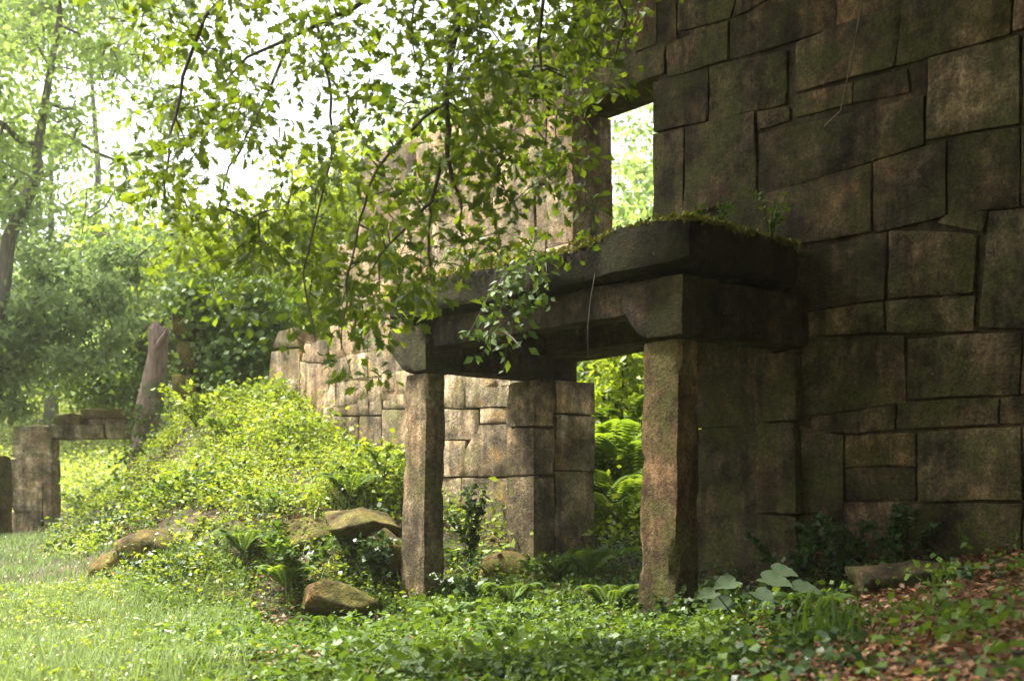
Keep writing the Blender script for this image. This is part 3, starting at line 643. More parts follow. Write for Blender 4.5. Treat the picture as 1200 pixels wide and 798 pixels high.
for pts, r0, r1 in boughs:
    dense = []
    for a, c in zip(pts, pts[1:]): dense += [a + (c - a) * k / 3 + orr.normal(size=3) * .006 for k in range(3)]
    dense.append(pts[-1]); m = len(dense)
    bl_ = dense[len(dense)//2]; bo_ = tubes('bough', [(dense, [r0 + (r1 - r0) * i / (m - 1) for i in range(m)])], M['bark'], oak, 7); bo_.location = tuple(-oak_base); bough_obs.append((bo_, np.array(dense)))
    allseed += dense
ns = len(allseed)
for a, b_ in ((boughs[0][0][0], boughs[4][0][0]), (boughs[0][0][0], boughs[6][0][0])):
    tubes('bough', [([a, (a + b_) / 2 + (0, 0, .1), b_], [.03, .025, .02])], M['bark'], oak, 7).location = tuple(-oak_base)
nodes, rad, pth = grow(allseed, cells, 0.0022, 2.5, .12, orr)
tw_ = tubes('twigs', pth[ns - 1:], M['bark'], oak, 4); tw_.location = tuple(-oak_base); tw_['kind'] = 'stuff'
per = 20; n = len(cells) * per
off = orr.normal(size=(n, 3)) * .064; pos = np.repeat(cells, per, axis=0) + off
D = unit(off * (1, 1, .6) + orr.normal(size=(n, 3)) * .03 + (0, 0, -.03)); N = rand_dirs(n, .7, orr); size = .072 * (.5 + .9 * orr.random(n))
tint = np.clip(np.repeat(orr.random(len(cells)), per) * .5 + orr.random(n) * .5, 0, 1)
vis = (pos[:, 2] < EYE + 600 / FPX * pos[:, 1]) & (np.abs(pos[:, 0]) < .4 * pos[:, 1])
score = np.where(vis, size / pos[:, 1], 0); order = np.argsort(-score); big, rest_ = order[:280], order[280:]
leaves('foliage', pos[rest_] - oak_base, D[rest_], N[rest_], size[rest_], OAK, M['oak'], oak, tint[rest_])['kind'] = 'stuff'
protos = []
for k in range(6):
    V, F, kk = leaves_geo(np.zeros((1, 3)), np.array([[0, 1., 0]]), np.array([[0, 0, 1.]]), np.array([1.]), OAK)
    V[:, 2] += (.10 + .06 * k) * (V[:, 1] ** 2) * (-1 if k % 2 else 1) * .8
    ob = mesh_np('leaf', V, F, M['oak'], oak, True, np.full(len(V), k / 5)); protos.append(ob)
from mathutils import Matrix
for q, i in enumerate(big):
    nb = min(bough_obs, key=lambda t_: np.linalg.norm(t_[1] - pos[i], axis=1).min())[0]
    ob = protos[q] if q < 6 else link(protos[int(orr.integers(6))].copy())
    ob.parent = nb
    d = D[i]; s = unit(np.cross(d, N[i])); n2 = np.cross(s, d); z_ = size[i]; pp = pos[i]
    ob.matrix_basis = Matrix(((s[0] * z_, d[0] * z_, n2[0] * z_, pp[0]), (s[1] * z_, d[1] * z_, n2[1] * z_, pp[1]), (s[2] * z_, d[2] * z_, n2[2] * z_, pp[2]), (0, 0, 0, 1)))

# ------------------------------------------------------------------ gateway, stump, leaning trunk
gd = 23.0
gate = empty('stone_gateway', P(60, 620, gd), label='small grey stone gateway with a flat lintel at the far left of the clearing', cat='gateway')
go = np.array(gate.location)
def gbox(name, x0, y0, x1, y1, dep, mat, seed, doff=0.0, n=(5, 3, 4)):
    a = P(x0, y1, gd) - go; b = P(x1, y0, gd) - go
    return box_bumpy(name, (a[0], doff, a[2]), (b[0], doff + dep, b[2]), M[mat], gate, seed, n, .02, .02)
M['gate'] = stone_mat('gate_granite', (0.36, 0.33, 0.28), (0.19, 0.17, 0.14), (0.13, 0.14, 0.05), .4, .4)
for i, q in enumerate([(12, 598, 48.5, 640), (12, 565, 50, 600), (10, 536, 61, 566.5), (14, 498, 60, 538), (49.5, 565, 61, 628)]): gbox('pier_block', *q, .5, 'gate', 50 + i, n=(4, 3, 3))
gbox('lintel', 56, 497, 122, 514, .5, 'gate', 61, -.03, (7, 3, 2)); gbox('lintel', 123, 496, 166, 514, .5, 'gate', 62, -.03, (5, 3, 2))
gbox('capstone', 96, 478, 168, 491, .7, 'rubble', 63, -.10, (7, 3, 2)); gbox('capstone', 62, 484, 95, 498, .6, 'rubble', 66, -.04, (5, 3, 2)); gbox('packing_stone', 100, 489, 166, 498, .4, 'gate', 65, .06, (7, 3, 2)); gbox('side_post', 151, 515, 171, 575, .45, 'gate', 64, 0, (3, 3, 6))
bx = box_bumpy('mossy_post', (-.14, -.14, -.2), (.14, .14, 1.5), M['rubble'], None, 70, (3, 3, 8), .03, .03)
bx.location = tuple(P(2, 640, 21.0)); tag(bx, 'orange mossy upright stone cut by the left edge of the view', 'stone post')
# leaning trunk by the gateway
lt = [P(160, 590, 18.6), P(166, 520, 18.6), P(172, 470, 18.6), P(181, 420, 18.6), P(189, 378, 18.6)]
le = empty('leaning_trunk', lt[0], label='leaning dead red brown trunk right of the gateway, broken at the top', cat='tree trunk')
lt2 = [lt[0] + (lt[4] - lt[0]) * i / 26 + np.array([.012 * math.sin(i * .4), 0, 0]) for i in range(27)]
V, F = tubes_geo([(lt2, [.215 - .003 * i for i in range(26)] + [.06])], 20)
V = np.array([v + .025 * np.array(mnoise.noise_vector(Vector(v * 2.2))) + .035 * np.array(mnoise.noise_vector(Vector((v[0] * 9, v[1] * 9, v[2] * 2.2)))) + (0, 0, (.16 * mnoise.noise(Vector((v[0] * 9, v[1] * 9, 1))) if i >= 500 else 0)) for i, v in enumerate(V)])
F = np.array(F); mesh_np('trunk', V - lt[0], F, M['bark_red'], le)
tubes('broken_stub', [([P(183, 410, 18.5) - lt[0], P(196, 388, 18.4) - lt[0]], [.07, .03])], M['bark_red'], le, 7)
r = R_ = np.random.default_rng(90); c = np.array([lt[0] + (lt[4] - lt[0]) * r.uniform(0, .55) + np.array([r.uniform(-.2, .25), -.22, 0]) for _ in range(26)])
n = len(c) * 22; leaves('ivy', np.repeat(c, 22, axis=0) + r.normal(size=(n, 3)) * (.09, .05, .12) - lt[0], rand_dirs(n, -.6, r), unit(r.normal(size=(n, 3)) * .5 + (-.3, -1, .6)), .07 * (.5 + .8 * r.random(n)), IVY, M['mid'], le, r.random(n))
# ivy covered stump of wall
iv = empty('ivy_covered_stump', P(250, 470, 17.6), label='broken reddish stone stump hung with dark ivy on top of the mound', cat='ruin')
io = np.array(iv.location)
for i, (x0, y0, x1, y1) in enumerate([(208, 440, 240, 480), (212, 402, 238, 438), (206, 360, 234, 400), (240, 430, 262, 480), (240, 392, 264, 428), (238, 352, 262, 390), (264, 380, 300, 430), (264, 432, 304, 480), (262, 345, 298, 378)]):
    a = P(x0, y1, 17.6) - io; b = P(x1, y0, 17.6) - io
    box_bumpy('stone', (a[0], random.uniform(-.05, .05) - (.35 if i < 3 else 0), a[2]), (b[0], .6, b[2]), M['rubble'], iv, 80 + i, (4, 3, 4), .04, .04)
r = np.random.default_rng(9)
c = np.concatenate([P(0, 0, 17.4)[None] * 0 + np.array([P(r.uniform(*xr), r.uniform(*yr), 17.45 + r.normal() * .2) for _ in range(k)]) for xr, yr, k in (((225, 320), (335, 375), 60), ((240, 312), (370, 455), 75), ((200, 225), (338, 356), 8), ((300, 335), (350, 400), 16))])
n = len(c) * 55; pos = np.repeat(c, 55, axis=0) + r.normal(size=(n, 3)) * .13
leaves('ivy', pos - io, rand_dirs(n, -.8, r), unit(r.normal(size=(n, 3)) * .5 + (-.4, -1, .5)), .085 * (.6 + .8 * r.random(n)), IVY, M['mid'], iv, r.random(n))

# ------------------------------------------------------------------ boulders
def boulder(px, py, d, sx, sy, sz, seed, label, mat='rubble', rot=(0, 0, 0), flat=1.0):
    import bmesh
    rb = random.Random(seed * 13); planes = [Vector((rb.gauss(0, 1), rb.gauss(0, 1), rb.gauss(0, 1))).normalized() for _ in range(11)]
    bm = bmesh.new(); bmesh.ops.create_icosphere(bm, subdivisions=3, radius=1)
    for v in bm.verts:
        c = v.co.copy(); k = 1 + .15 * mnoise.noise(c * 1.2 + Vector((seed, 0, 0))) + .10 * mnoise.noise(c * 3.1 + Vector((0, seed, 0))) + .05 * mnoise.noise(c * 8)
        for pl in planes:
            dd = c.dot(pl) - .66
            if dd > 0: c = c - pl * dd
        c = c * 1.2 * k
        v.co = Vector((c.x * sx, c.y * sy, c.z * sz))
    me = bpy.data.meshes.new('boulder'); bm.to_mesh(me); bm.free(); me.materials.append(M[mat])
    me.polygons.foreach_set('use_smooth', [True] * len(me.polygons))
    o = link(bpy.data.objects.new('boulder', me)); o.location = tuple(P(px, py, d) + (0, 0, .07)); o.rotation_euler = rot
    return tag(o, label, 'rock', 'fallen stones round the ruin')
boulder(125, 672, 12.5, .26, .25, .10, 1, 'tilted mossy slab sticking out of the left foot of the mound', rot=(.2, -.55, .3))
boulder(392, 712, 11.2, .34, .3, .2, 2, 'orange mossy boulder left of the left porch post foot', rot=(0, .1, .5))
boulder(425, 622, 12.2, .42, .4, .14, 3, 'broad tan rock on the mound beside the left porch post', rot=(.1, .1, .1))
boulder(262, 725, 11.3, .16, .2, .17, 5, 'small brown pointed stone at the foot of the mound', rot=(.3, .4, 0))
boulder(180, 650, 12.6, .32, .3, .2, 6, 'low mossy stone right of the tilted slab', rot=(.1, .2, .4))
boulder(590, 678, 11.8, .26, .25, .15, 7, 'brown rubble stone between the left post and the pilaster')
boulder(1080, 690, 8.3, .5, .3, .13, 10, 'half buried mossy stone under the right end of the wall', mat='wall')
boulder(215, 700, 11.9, .24, .3, .16, 12, 'low mossy rock at the foot of the mound right of the tilted slab', rot=(.2, .1, .9))
boulder(305, 690, 11.9, .22, .25, .18, 13, 'cracked brown rock under the brambles of the lower mound', rot=(.1, .5, .2))
boulder(160, 688, 12.3, .2, .2, .13, 14, 'small earthy rock beside the tilted slab', rot=(.4, .1, .2))
boulder(350, 640, 12.5, .34, .3, .16, 15, 'flat brown rock showing through halfway up the mound', rot=(.3, -.1, .2))
boulder(455, 655, 11.9, .2, .25, .18, 16, 'mossy rock against the left porch post', rot=(.1, .3, .7))
# ------------------------------------------------------------------ ground plants
def in_wall(x, y):
    n_ = x * NN[0] + y * NN[1]; u_ = x * U[0] + y * U[1]
    return (n_ > WALLN - .03) & (n_ < WALLN + .5) & (u_ > 2) & (u_ < 14) & ~((u_ > DOOR[0]) & (u_ < DOOR[1]))
def zone(n, px, dd, r=rng, py=None):
    """points on the ground spread over a wedge of view"""
    d = np.sqrt(r.uniform(dd[0] ** 2, dd[1] ** 2, n)); x = (r.uniform(px[0], px[1], n) - 600) / FPX * d
    k = ~in_wall(x, d); return x[k], d[k]
def cover(name, pts, hgt, leaf, T, mat, per, r, up=1.2, lean=.25, kind='stuff', label=None, clump=None):
    x, y = pts; n = len(x); z = gh(x, y)
    patch = 0.5 + 0.5 * np.sin(x * 2.1 + 2 * np.sin(y * 1.3)) * np.cos(y * 1.7 + np.sin(x * 2.9))
    h = hgt * (.35 + .9 * r.random(n)) * (.55 + .8 * patch)
    X_ = np.repeat(x, per); Y_ = np.repeat(y, per); Z_ = np.repeat(z, per); H_ = np.repeat(h, per); m = len(X_)
    f = r.random(m) ** .7; sp = lean * H_ + leaf * .8
    pos = np.column_stack([X_ + r.normal(size=m) * sp, Y_ + r.normal(size=m) * sp, Z_ + f * H_])
    D = unit(r.normal(size=(m, 3)) * (1, 1, .45) + (0, 0, .1)); N = rand_dirs(m, up, r)
    tint = np.clip(np.repeat(.25 + .5 * patch, per) * .5 + r.random(m) * .55 + .0, 0, 1)
    o = leaves(name, pos, D, N, leaf * (.5 + .9 * r.random(m)), T, M[mat], None, tint)
    return tag(o, label, None, None, kind)
def blades(name, pts, hgt, mat, r, wide=1.0):
    x, y = pts; n = len(x); z = gh(x, y) - .01
    D = unit(r.normal(size=(n, 3)) * (.32, .32, .1) + (0, 0, 1)); N = unit(r.normal(size=(n, 3)) + (0, -.3, 0)); 
    patch = 0.5 + 0.5 * np.sin(x * 1.3 + 2 * np.sin(y * .8)) * np.cos(y * .9)
    T = (BLADE[0] * (wide, 1, 1), BLADE[1])
    o = leaves(name, np.column_stack([x, y, z]), D, N, hgt * (.4 + .8 * r.random(n)) * (.6 + .6 * patch), T, M[mat], None, np.clip(.4 * patch + .6 * r.random(n), 0, 1))
    return tag(o, None, None, None, 'stuff')
R = np.random.default_rng
# front green strip
def zone_m(n, px, dd, seed, off, thr, fr=1.0):
    x, y = zone(n, px, dd, R(seed)); nz = np.array([mnoise.noise(Vector((a * fr, b * fr, off))) for a, b in zip(x, y)]); k = nz > thr; return x[k], y[k]
cover('ground_cover', zone_m(9000, (170, 860), (5.6, 12.5), 20, 1.0, -.15, 1.2), .09, .036, IVY, 'mid', 6, R(21), label='low green herbs in front of the porch')
cover('ground_cover', zone_m(5000, (150, 860), (5.6, 12.5), 150, 5.0, .05, .9), .13, .045, OVAL, 'mid', 7, R(151), label='taller light green herbs in front of the porch')
cover('ground_cover', zone_m(5500, (250, 900), (5.6, 12.5), 152, 9.0, -.05, 1.1), .07, .026, IVY, 'dark', 7, R(153), label='small dark creeping leaves in front of the porch')
cover('ground_cover', zone_m(1200, (250, 800), (5.6, 11.8), 158, 21.0, .12, .9), .18, .06, IVY, 'mid', 10, R(159), label='taller broad leaved weeds in front of the porch')
blades('ground_grass', zone_m(6000, (150, 800), (5.6, 11.5), 154, 13.0, .0, .8), .15, 'mid', R(155), .6)
x, y = zone(4500, (250, 900), (5.6, 12), R(156)); r = R(157); n = len(x)
leaves('dead_leaves', np.column_stack([x, y, gh(x, y) + .01 + .04 * r.random(n)]), unit(r.normal(size=(n, 3)) * (1, 1, .3)), rand_dirs(n, 1.4, r), .06 * (.4 + .8 * r.random(n)), OVAL, M['litter'], None, r.random(n))['kind'] = 'stuff'
cover('ground_cover', zone(1400, (560, 1000), (5.2, 10.5), R(22)), .09, .045, IVY, 'dark', 7, R(23), label='dark ivy round the foot of the right post')
blades('grass', zone(42000, (-300, 290), (5.2, 12.5), R(24)), .15, 'grass', R(25), .55)
blades('grass', zone(30000, (-450, 130), (12, 22), R(26)), .14, 'grass', R(27), 2.0)
cover('ground_cover', zone(3500, (-300, 300), (5.2, 12), R(28)), .11, .035, OVAL, 'herb', 6, R(29), label='small pale herbs in the grass at left')
x, y = zone(1500, (-300, 240), (6, 22), R(140)); r = R(141); n = len(x)
o = leaves('grass_flowers', np.column_stack([x, y, gh(x, y) + .07 + .09 * r.random(n)]), rand_dirs(n, .2, r), rand_dirs(n, 1.5, r), .012 + .014 * r.random(n), DIA, M['petal'], None, r.random(n)); o['kind'] = 'stuff'
# bank
def bank_pts(n, r):
    x, y = zone(n, (60, 620), (10.9, 20), r); z = gh(x, y)
    n_ = x * NN[0] + y * NN[1]; k = (n_ < WALLN - .05) | (x * U[0] + y * U[1] > 13.9)
    pxl = 600 + x / y * FPX; toe = y > np.interp(pxl, [60, 110, 250, 460, 620], [15, 12.0, 10.9, 11.3, 12.0])
    return x[k & toe], y[k & toe]
def bank_zone(n, r, lo, hi, keep=1.0):
    x, y = bank_pts(n, r); z = gh(x, y); nz = np.array([mnoise.noise(Vector((a * 1.1, b * 1.1, 3))) for a, b in zip(x, y)])
    k = (z > lo) & (z < hi) & (r.random(len(x)) < np.clip(keep + 1.6 * nz, 0.04, 1)); return x[k], y[k]
cover('bank_herbs', bank_zone(19000, R(30), .8, 9, 1.1), .18, .046, OVAL, 'herb', 9, R(31), label='dense yellow green nettles and brambles over the mound')
cover('bank_herbs', bank_zone(4500, R(32), .9, 9, .1), .34, .06, IVY, 'herb', 11, R(33), label='taller clumps of leafy weeds on the mound')
cover('bank_herbs', bank_zone(8500, R(130), -1, 1.0, .6), .2, .05, OVAL, 'herb', 8, R(131), label='pale herbs on the lower face of the mound')
cover('bank_herbs', bank_zone(5000, R(132), -1, 1.3, .15), .26, .06, IVY, 'dark', 8, R(133), label='dark leafy weeds on the lower face of the mound')
blades('bank_grass', bank_zone(9000, R(136), -1, 9, .3), .26, 'grass', R(137), .7)
cover('bank_herbs', bank_zone(5500, R(144), .6, 9, -.05), .36, .055, IVY, 'mid', 11, R(145), label='darker patches of leafy weeds on the mound')
x, y = bank_zone(9000, R(134), -1, 1.3, .5); n = len(x); r = R(135)
leaves('dead_leaves', np.column_stack([x, y, gh(x, y) + .01 + .06 * r.random(n)]), unit(r.normal(size=(n, 3)) * (1, 1, .3)), rand_dirs(n, 1.2, r), .07 * (.5 + .8 * r.random(n)), OVAL, M['litter'], None, r.random(n))['kind'] = 'stuff'
cover('meadow_herbs', (lambda d: (d[0], d[1]))(zone(9000, (-150, 420), (23.8, 44), R(34))), .5, .10, OVAL, 'meadow', 9, R(35), label='sunny herbs on the slope beyond the gateway')
cover('woodland_herbs', zone(5000, (560, 1250), (12.2, 26), R(36)), .5, .09, OVAL, 'herb', 9, R(37), label='sunny undergrowth behind the wall')
# litter at right
x, y = zone(26000, (760, 1500), (3.8, 10.5), R(40)); k = x > -.2 + .12 * y - 0
x, y = x[k], y[k]; n = len(x); r = R(41)
leaves('leaf_litter', np.column_stack([x, y, gh(x, y) + .008 + .03 * r.random(n)]), unit(r.normal(size=(n, 3)) * (1, 1, .25)), rand_dirs(n, 1.5, r), .055 * (.35 + .9 * r.random(n)), OVAL, M['litter'], None, r.random(n) ** 1.8)['kind'] = 'stuff'
cover('ground_cover', zone(420, (820, 1500), (4.6, 9.8), R(42)), .14, .05, IVY, 'mid', 8, R(43), label='scattered green weeds in the dead leaves')

# ------------------------------------------------------------------ single plants
def leafy(name, label, base, h, rad, n, leaf, T, mat, seed, cat='plant', group=None, stems=6, dirbias=(0, 0, .2)):
    r = R(seed); b = np.array(base, float); e = empty(name, b, label=label, cat=cat, group=group)
    paths = []; pts = []
    for s_ in range(stems):
        a = r.random() * 6.283; k = r.random() ** .6 * rad; tip = np.array([math.cos(a) * k, math.sin(a) * k, h * r.uniform(.65, 1.05)])
        mid = tip * (.45, .45, .6); paths.append(([np.zeros(3), mid, tip], [.006, .005, .003]))
        for q in range(n // stems):
            t_ = r.uniform(.2, 1.05); pts.append((mid * min(1, t_ * 2) if t_ < .5 else mid + (tip - mid) * (t_ - .5) * 2))
    pts = np.array(pts); m = len(pts); tubes('stems', paths, M['mid'], e, 4)
    D = unit(r.normal(size=(m, 3)) * (1, 1, .3) + dirbias)
    leaves('foliage', pts + r.normal(size=(m, 3)) * leaf * .3, D, rand_dirs(m, 1.0, r), leaf * (.55 + .8 * r.random(m)), T, M[mat], e, r.random(m)); return e
def fern(label, base, h, nf, seed, mat='fern', group=None):
    r = R(seed); e = empty('fern', base, label=label, cat='fern', group=group)
    for f in range(nf):
        a = f / nf * 6.283 + r.random() * .6; ln = h * r.uniform(.8, 1.2); pos = []; D = []; N = []; S = []; rib = []
        out = np.array([math.cos(a), math.sin(a), 0]); side = np.array([-out[1], out[0], 0])
        for q in range(27):
            t_ = q / 26; p = out * (ln * .75 * t_) + np.array([0, 0, ln * (1.15 * t_ - .75 * t_ * t_ * t_)]); rib.append(p)
            if q > 1:
                for sg in (-1, 1): pos.append(p); D.append(side * sg + out * .35 - np.array([0, 0, .15])); N.append(np.array([0, 0, 1.]) - out * .2); S.append(ln * .2 * math.sin(math.pi * min(1, t_ * .9 + .1)) ** .8 + .01)
        V, F, k = leaves_geo(np.array(pos), np.array(D), np.array(N), np.array(S), T_oval(.2))
        rv, rf = tubes_geo([(rib, [.006 - .0002 * i for i in range(27)])], 3); rf = np.array([t_ for q in rf for t_ in ((q[0], q[1], q[2]), (q[0], q[2], q[3]))])
        F = np.concatenate([F, rf + len(V)]); V = np.concatenate([V, rv])
        mesh_np('frond', V, F, M[mat], e, True, np.full(len(V), r.random()))
    return e
fr = [(718, 640, 13.3, .75), (735, 610, 13.9, .95), (700, 600, 14.0, 1.0), (745, 560, 14.8, 1.2), (712, 545, 15.2, 1.25), (735, 500, 16, 1.4), (700, 500, 16.6, 1.4)]
fl = ['lowest fern just inside the doorway by the left jamb', 'large fern in the doorway close to the right post', 'arching fern behind the left door jamb', 'big bright fern halfway up the doorway', 'bright fern arching across the middle of the doorway', 'tall fern in the upper right of the doorway', 'tall fern in the upper left of the doorway']
for i, (px, py, d, h) in enumerate(fr):
    x = X(px, d); fern(fl[i], (x, d, gz(x, d) + .05), h, 11, 200 + i, group='ferns beyond the doorway')
# a leafy sapling up the doorway
tree('beech_sapling', 'bright layered sapling filling the doorway from behind', (X(728, 15.6), 15.6), [(P(728, 470, 15.6), (.55, .5, .75)), (P(715, 540, 15.2), (.5, .4, .45)), (P(740, 420, 15.8), (.5, .5, .4))], [P(728, 520, 15.6), P(730, 430, 15.6)], .04, 60, 45, .10, 'bright', 'bark', 77, T=OVAL, spread=.15)
gl = ['small fern at the foot of the left pilaster', 'small fern between the two porch posts', 'fern just left of the right porch post', 'fern in the herbs before the left porch post', 'fern among the herbs at the bottom centre', 'fern below the mossy boulder', 'fern between the posts close to the doorway', 'fern right of the broad leaved plant']
for i, (px, d, h) in enumerate([(655, 11.2, .3), (600, 10.6, .32), (715, 9.9, .36), (520, 10.4, .3), (590, 8.4, .26), (380, 10.2, .28), (690, 11.0, .38), (955, 7.6, .3)]):
    x = X(px, d); fern(gl[i], (x, d, gz(x, d) + .02), h, 10, 240 + i, 'mid', 'small ferns in the undergrowth')
ml = ['fern on the crest of the mound', 'fern above the broad tan rock', 'fern beside the orange mossy boulder', 'fern over the cracked brown rock']
for i, (px, py, d, h) in enumerate([(260, 490, 15.4, .4), (410, 585, 13.0, .42), (335, 705, 11.4, .36), (285, 660, 12.0, .36)]):
    x = X(px, d); fern(ml[i], (x, d, gz(x, d) + .05), h, 10, 260 + i, 'mid' if i % 2 else 'fern', 'ferns on the mound')
# burdock
be = empty('burdock_plant', P(880, 735, 8.0), label='broad pale heart leaved plant right of the right porch post', cat='plant'); bo = np.array(be.location)
r = R(50)
for i, (px, py, s_, a) in enumerate([(862, 681, .17, 2.8), (893, 677, .20, .4), (905, 667, .17, .2), (930, 687, .18, .1), (857, 705, .17, 3.0), (885, 693, .16, -1.2), (905, 720, .14, -.6), (838, 694, .13, 3.1)]):
    p = P(px, py, 7.9 + r.normal() * .12) - bo
    D = np.array([[math.cos(a), -.5, -.18]]); V, F, k = leaves_geo(p[None], D, np.array([[0, -.55, 1.]]), np.array([s_]), HEART)
    mesh_np('leaf', V, F, M['burdock'], be, True, np.full(len(V), r.random()))
    tubes('stalk', [([np.array([0, 0, 0]), p * (.6, .6, .5), p], [.006, .005, .003])], M['mid'], be, 5)
# tall grass tuft
r = R(51); te = empty('grass_tuft', P(968, 800, 6.3), label='tall bright grass tuft in front of the dead leaves at right', cat='grass tuft')
n = 130; D = unit(r.normal(size=(n, 3)) * (.34, .3, .1) + (0, 0, 1)); base = r.normal(size=(n, 3)) * (.09, .09, 0)
leaves('blades', base, D, unit(r.normal(size=(n, 3)) + (0, -.4, 0)), .42 * (.4 + .8 * r.random(n)), (BLADE[0] * (.8, 1, 1), BLADE[1]), M['mid'], te, r.random(n))
# plants with a place of their own
PL = [
 ('weed_plant', 'fern like weed beside the tall grass tuft', P(930, 790, 6.8), .34, .24, 130, .06, OVAL, 'mid'),
 ('weed_plant', 'bushy weed right of the tall grass tuft', P(1000, 770, 6.8), .26, .2, 110, .055, OVAL, 'mid'),
 ('weed_plant', 'low pale weed at the right edge under the wall', P(1150, 720, 7.2), .28, .22, 80, .07, OVAL, 'burdock'),
 ('weed_plant', 'small weed in the dead leaves below the wall end', P(1095, 705, 7.6), .24, .18, 70, .06, OVAL, 'mid'),
 ('ivy_bush', 'dark ivy at the foot of the right post', P(795, 750, 8.75), .3, .3, 380, .055, IVY, 'dark'),
 ('ivy_bush', 'dark ivy spreading left of the broad leaved plant', P(840, 748, 8.5), .3, .34, 380, .055, IVY, 'dark'),
 ('ivy_bush', 'dark ivy climbing the wall foot behind the broad leaved plant', P(925, 700, 9.3), .6, .4, 620, .055, IVY, 'dark'),
 ('ivy_bush', 'dark ivy at the wall foot under the pinkish block', P(990, 690, 9.1), .55, .42, 620, .055, IVY, 'dark'),
 ('ivy_bush', 'dark ivy patch climbing beside the pinkish block', P(1050, 665, 8.9), .42, .34, 420, .05, IVY, 'dark'),
 ('ivy_bush', 'dark bush between the left porch post and the pilaster', P(552, 665, 12.1), .75, .26, 420, .06, IVY, 'dark'),
 ('ivy_bush', 'dark leaves at the foot of the left porch post', P(560, 712, 11.0), .3, .4, 300, .06, IVY, 'dark'),
 ('ivy_bush', 'small dark shrub below the pilaster', P(640, 690, 11.2), .28, .35, 260, .06, IVY, 'mid'),
 ('bramble_bush', 'dark green bramble on the mound left of the post', P(345, 690, 11.5), .55, .45, 480, .07, IVY, 'mid'),
 ('bramble_bush', 'dark green bramble just left of the left porch post', P(440, 690, 11.4), .45, .3, 340, .065, IVY, 'dark'),
 ('bramble_bush', 'leafy bramble on the crest of the mound', P(230, 500, 15.6), .5, .6, 420, .085, OVAL, 'herb'),
 ('bramble_bush', 'leafy bramble against the sunlit wall foot', P(450, 560, 13.2), .4, .4, 330, .07, OVAL, 'herb'),
 ('bramble_bush', 'dark bramble under the gateway opening', P(105, 610, 21.5), .5, .55, 300, .09, OVAL, 'mid'),
 ('bramble_bush', 'pale bramble just right of the leaning trunk', P(232, 560, 17.2), .5, .5, 420, .085, OVAL, 'herb'),
 ('bramble_bush', 'low bramble above the tilted slab on the mound', P(240, 628, 13.0), .2, .5, 420, .055, OVAL, 'herb'),
 ('bramble_bush', 'low weeds at the left flank of the mound', P(185, 632, 13.5), .2, .45, 360, .055, OVAL, 'mid'),
 ('wall_fern', 'small dark plant rooted on the porch slab under the window', L(6.75, .55, 2.84), .32, .3, 130, .055, OVAL, 'mid'),
 ('wall_fern', 'slender plant rooted on the near corner of the porch slab', L(6.35, .35, 2.84), .34, .22, 90, .055, OVAL, 'mid'),
 ('wall_fern', 'leafy weed on the porch slab below the far window jamb', L(8.6, .9, 2.84), .36, .28, 120, .05, OVAL, 'mid'),
 ('wall_fern', 'leafy weed on the far end of the porch slab', L(9.3, .9, 2.84), .4, .3, 150, .05, OVAL, 'mid'),
]
for i, (nm, lab, b, h, rd, n, lf, T, mt) in enumerate(PL): leafy(nm, lab, b, h, rd, n, lf, T, mt, 300 + i, 'plant')
# plant hanging off the lintel
r = R(70); he = empty('hanging_ivy', P(585, 330, 10.2), label='drooping plant hanging over the front of the porch beam', cat='plant'); ho = np.array(he.location)
paths = []; pts = []
for (x0, y0, x1, y1) in [(620, 300, 560, 430), (610, 310, 590, 435), (600, 315, 548, 395), (625, 305, 612, 400), (590, 322, 572, 405), (640, 298, 640, 360)]:
    a = P(x0, y0, 10.0) - ho; b_ = P(x1, y1, 9.75) - ho; mid = (a + b_) / 2 + (0, -.12, .05); paths.append(([a, mid, b_], [.005, .004, .002]))
    for q in range(40): t_ = r.random(); pts.append((a * (1 - t_) + mid * t_) * (1 - t_) + (mid * (1 - t_) + b_ * t_) * t_)
pts = np.array(pts); m = len(pts); tubes('stems', paths, M['bark'], he, 4)
leaves('foliage', pts + r.normal(size=(m, 3)) * .03, unit(r.normal(size=(m, 3)) * (1, .6, .4) + (0, -.3, -.7)), unit(r.normal(size=(m, 3)) * .5 + (0, -1, .6)), .085 * (.5 + .8 * r.random(m)), OVAL, M['mid'], he, r.random(m))
tw = tubes('hanging_tendril', [([P(697, 322, 9.35), P(692, 350, 9.33), P(689, 380, 9.32), P(689, 418, 9.33)], [.004, .003, .003, .002])], M['bark_grey'], None, 5, origin=P(697, 322, 9.35)); tag(tw, 'thin bare tendril hanging from the porch beam into the doorway', 'vine')
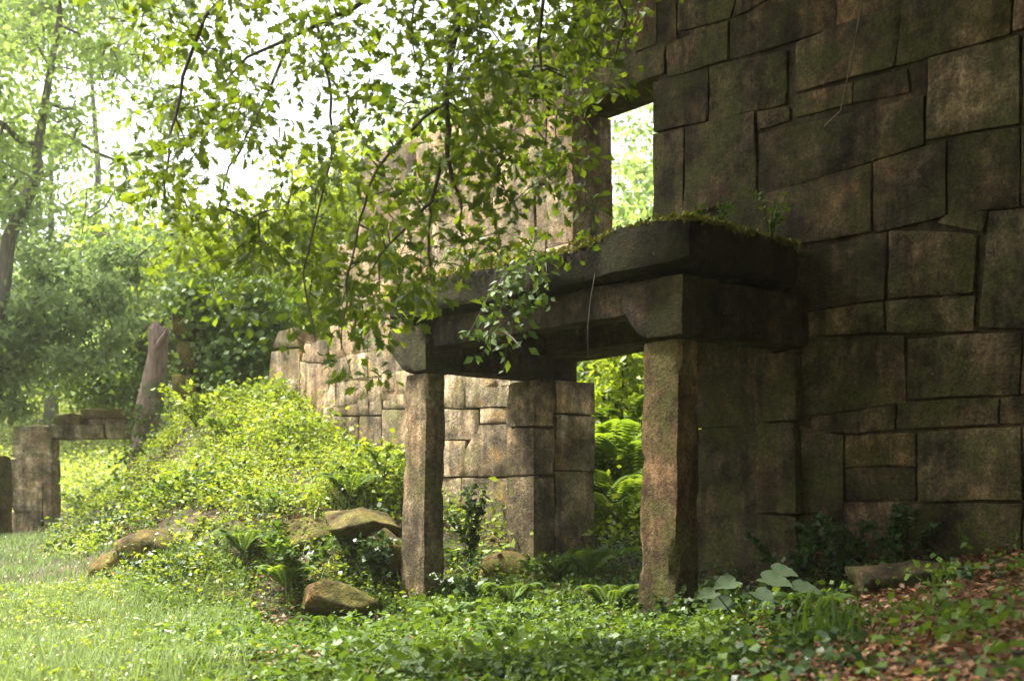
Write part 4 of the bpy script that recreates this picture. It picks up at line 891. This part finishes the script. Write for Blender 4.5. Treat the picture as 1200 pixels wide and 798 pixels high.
tw = tubes('dead_twig', [([P(590, 388, 9.7), P(600, 396, 9.65), P(610, 406, 9.6)], [.009, .008, .005])], M['bark_grey'], None, 6, origin=P(590, 388, 9.7)); tag(tw, 'short pale broken twig caught in the hanging plant', 'twig')
tw = tubes('creeper_stem', [([P(1012, -10, 7.0) * 1, P(1000, 60, 7.3), P(985, 130, 8.0), P(966, 148, 8.6)], [.005, .004, .003, .003])], M['bark_red'], None, 5, origin=P(1012, -10, 7.0)); tag(tw, 'thin reddish creeper stem hanging before the right wall', 'vine')
# moss rim on the slab
r = R(80); n = 9000; u = r.uniform(6.1, 9.95, n); w = 1.52 - np.abs(r.normal(size=n)) * .35; w = np.where(r.random(n) < .3, r.uniform(0, 1.5, n), w)
side = r.random(n) < .12; u = np.where(side, 6.12 + np.abs(r.normal(size=n)) * .03, u); w = np.where(side, r.uniform(0, 1.5, n), w)
u = u + np.where(u < 6.6, .22 * (1 - w / 1.5) * np.clip((6.6 - u) / .48, 0, 1), 0)
z = 2.79 + .03 * np.sin(u * 3.1) + r.random(n) * .03
pos = np.column_stack([u, w, z]); m_ = leaves('moss', pos, rand_dirs(n, .6, r), rand_dirs(n, .5, r), .035 * (.5 + r.random(n)), DIA, M['moss'], por, r.random(n)); m_['kind'] = 'stuff'

# ------------------------------------------------------------------ air
def haze():
    m, t, n, l = new_mat('haze_air')
    pv = n.new('ShaderNodeVolumePrincipled'); pv.inputs['Density'].default_value = 0.0006; pv.inputs['Color'].default_value = (1.0, 1.0, 0.86, 1)
    pv.inputs['Anisotropy'].default_value = 0.3
    o = n.new('ShaderNodeOutputMaterial'); l.new(pv.outputs[0], o.inputs['Volume'])
    V = [(x, y, z) for z in (-4, 16) for x, y in ((-405, -395), (405, -395), (405, 415), (-405, 415))]
    h = mesh_py('haze', V, [(3, 2, 1, 0), (4, 5, 6, 7), (0, 1, 5, 4), (1, 2, 6, 5), (2, 3, 7, 6), (3, 0, 4, 7)], m, None, smooth=False); h['kind'] = 'stuff'
haze()
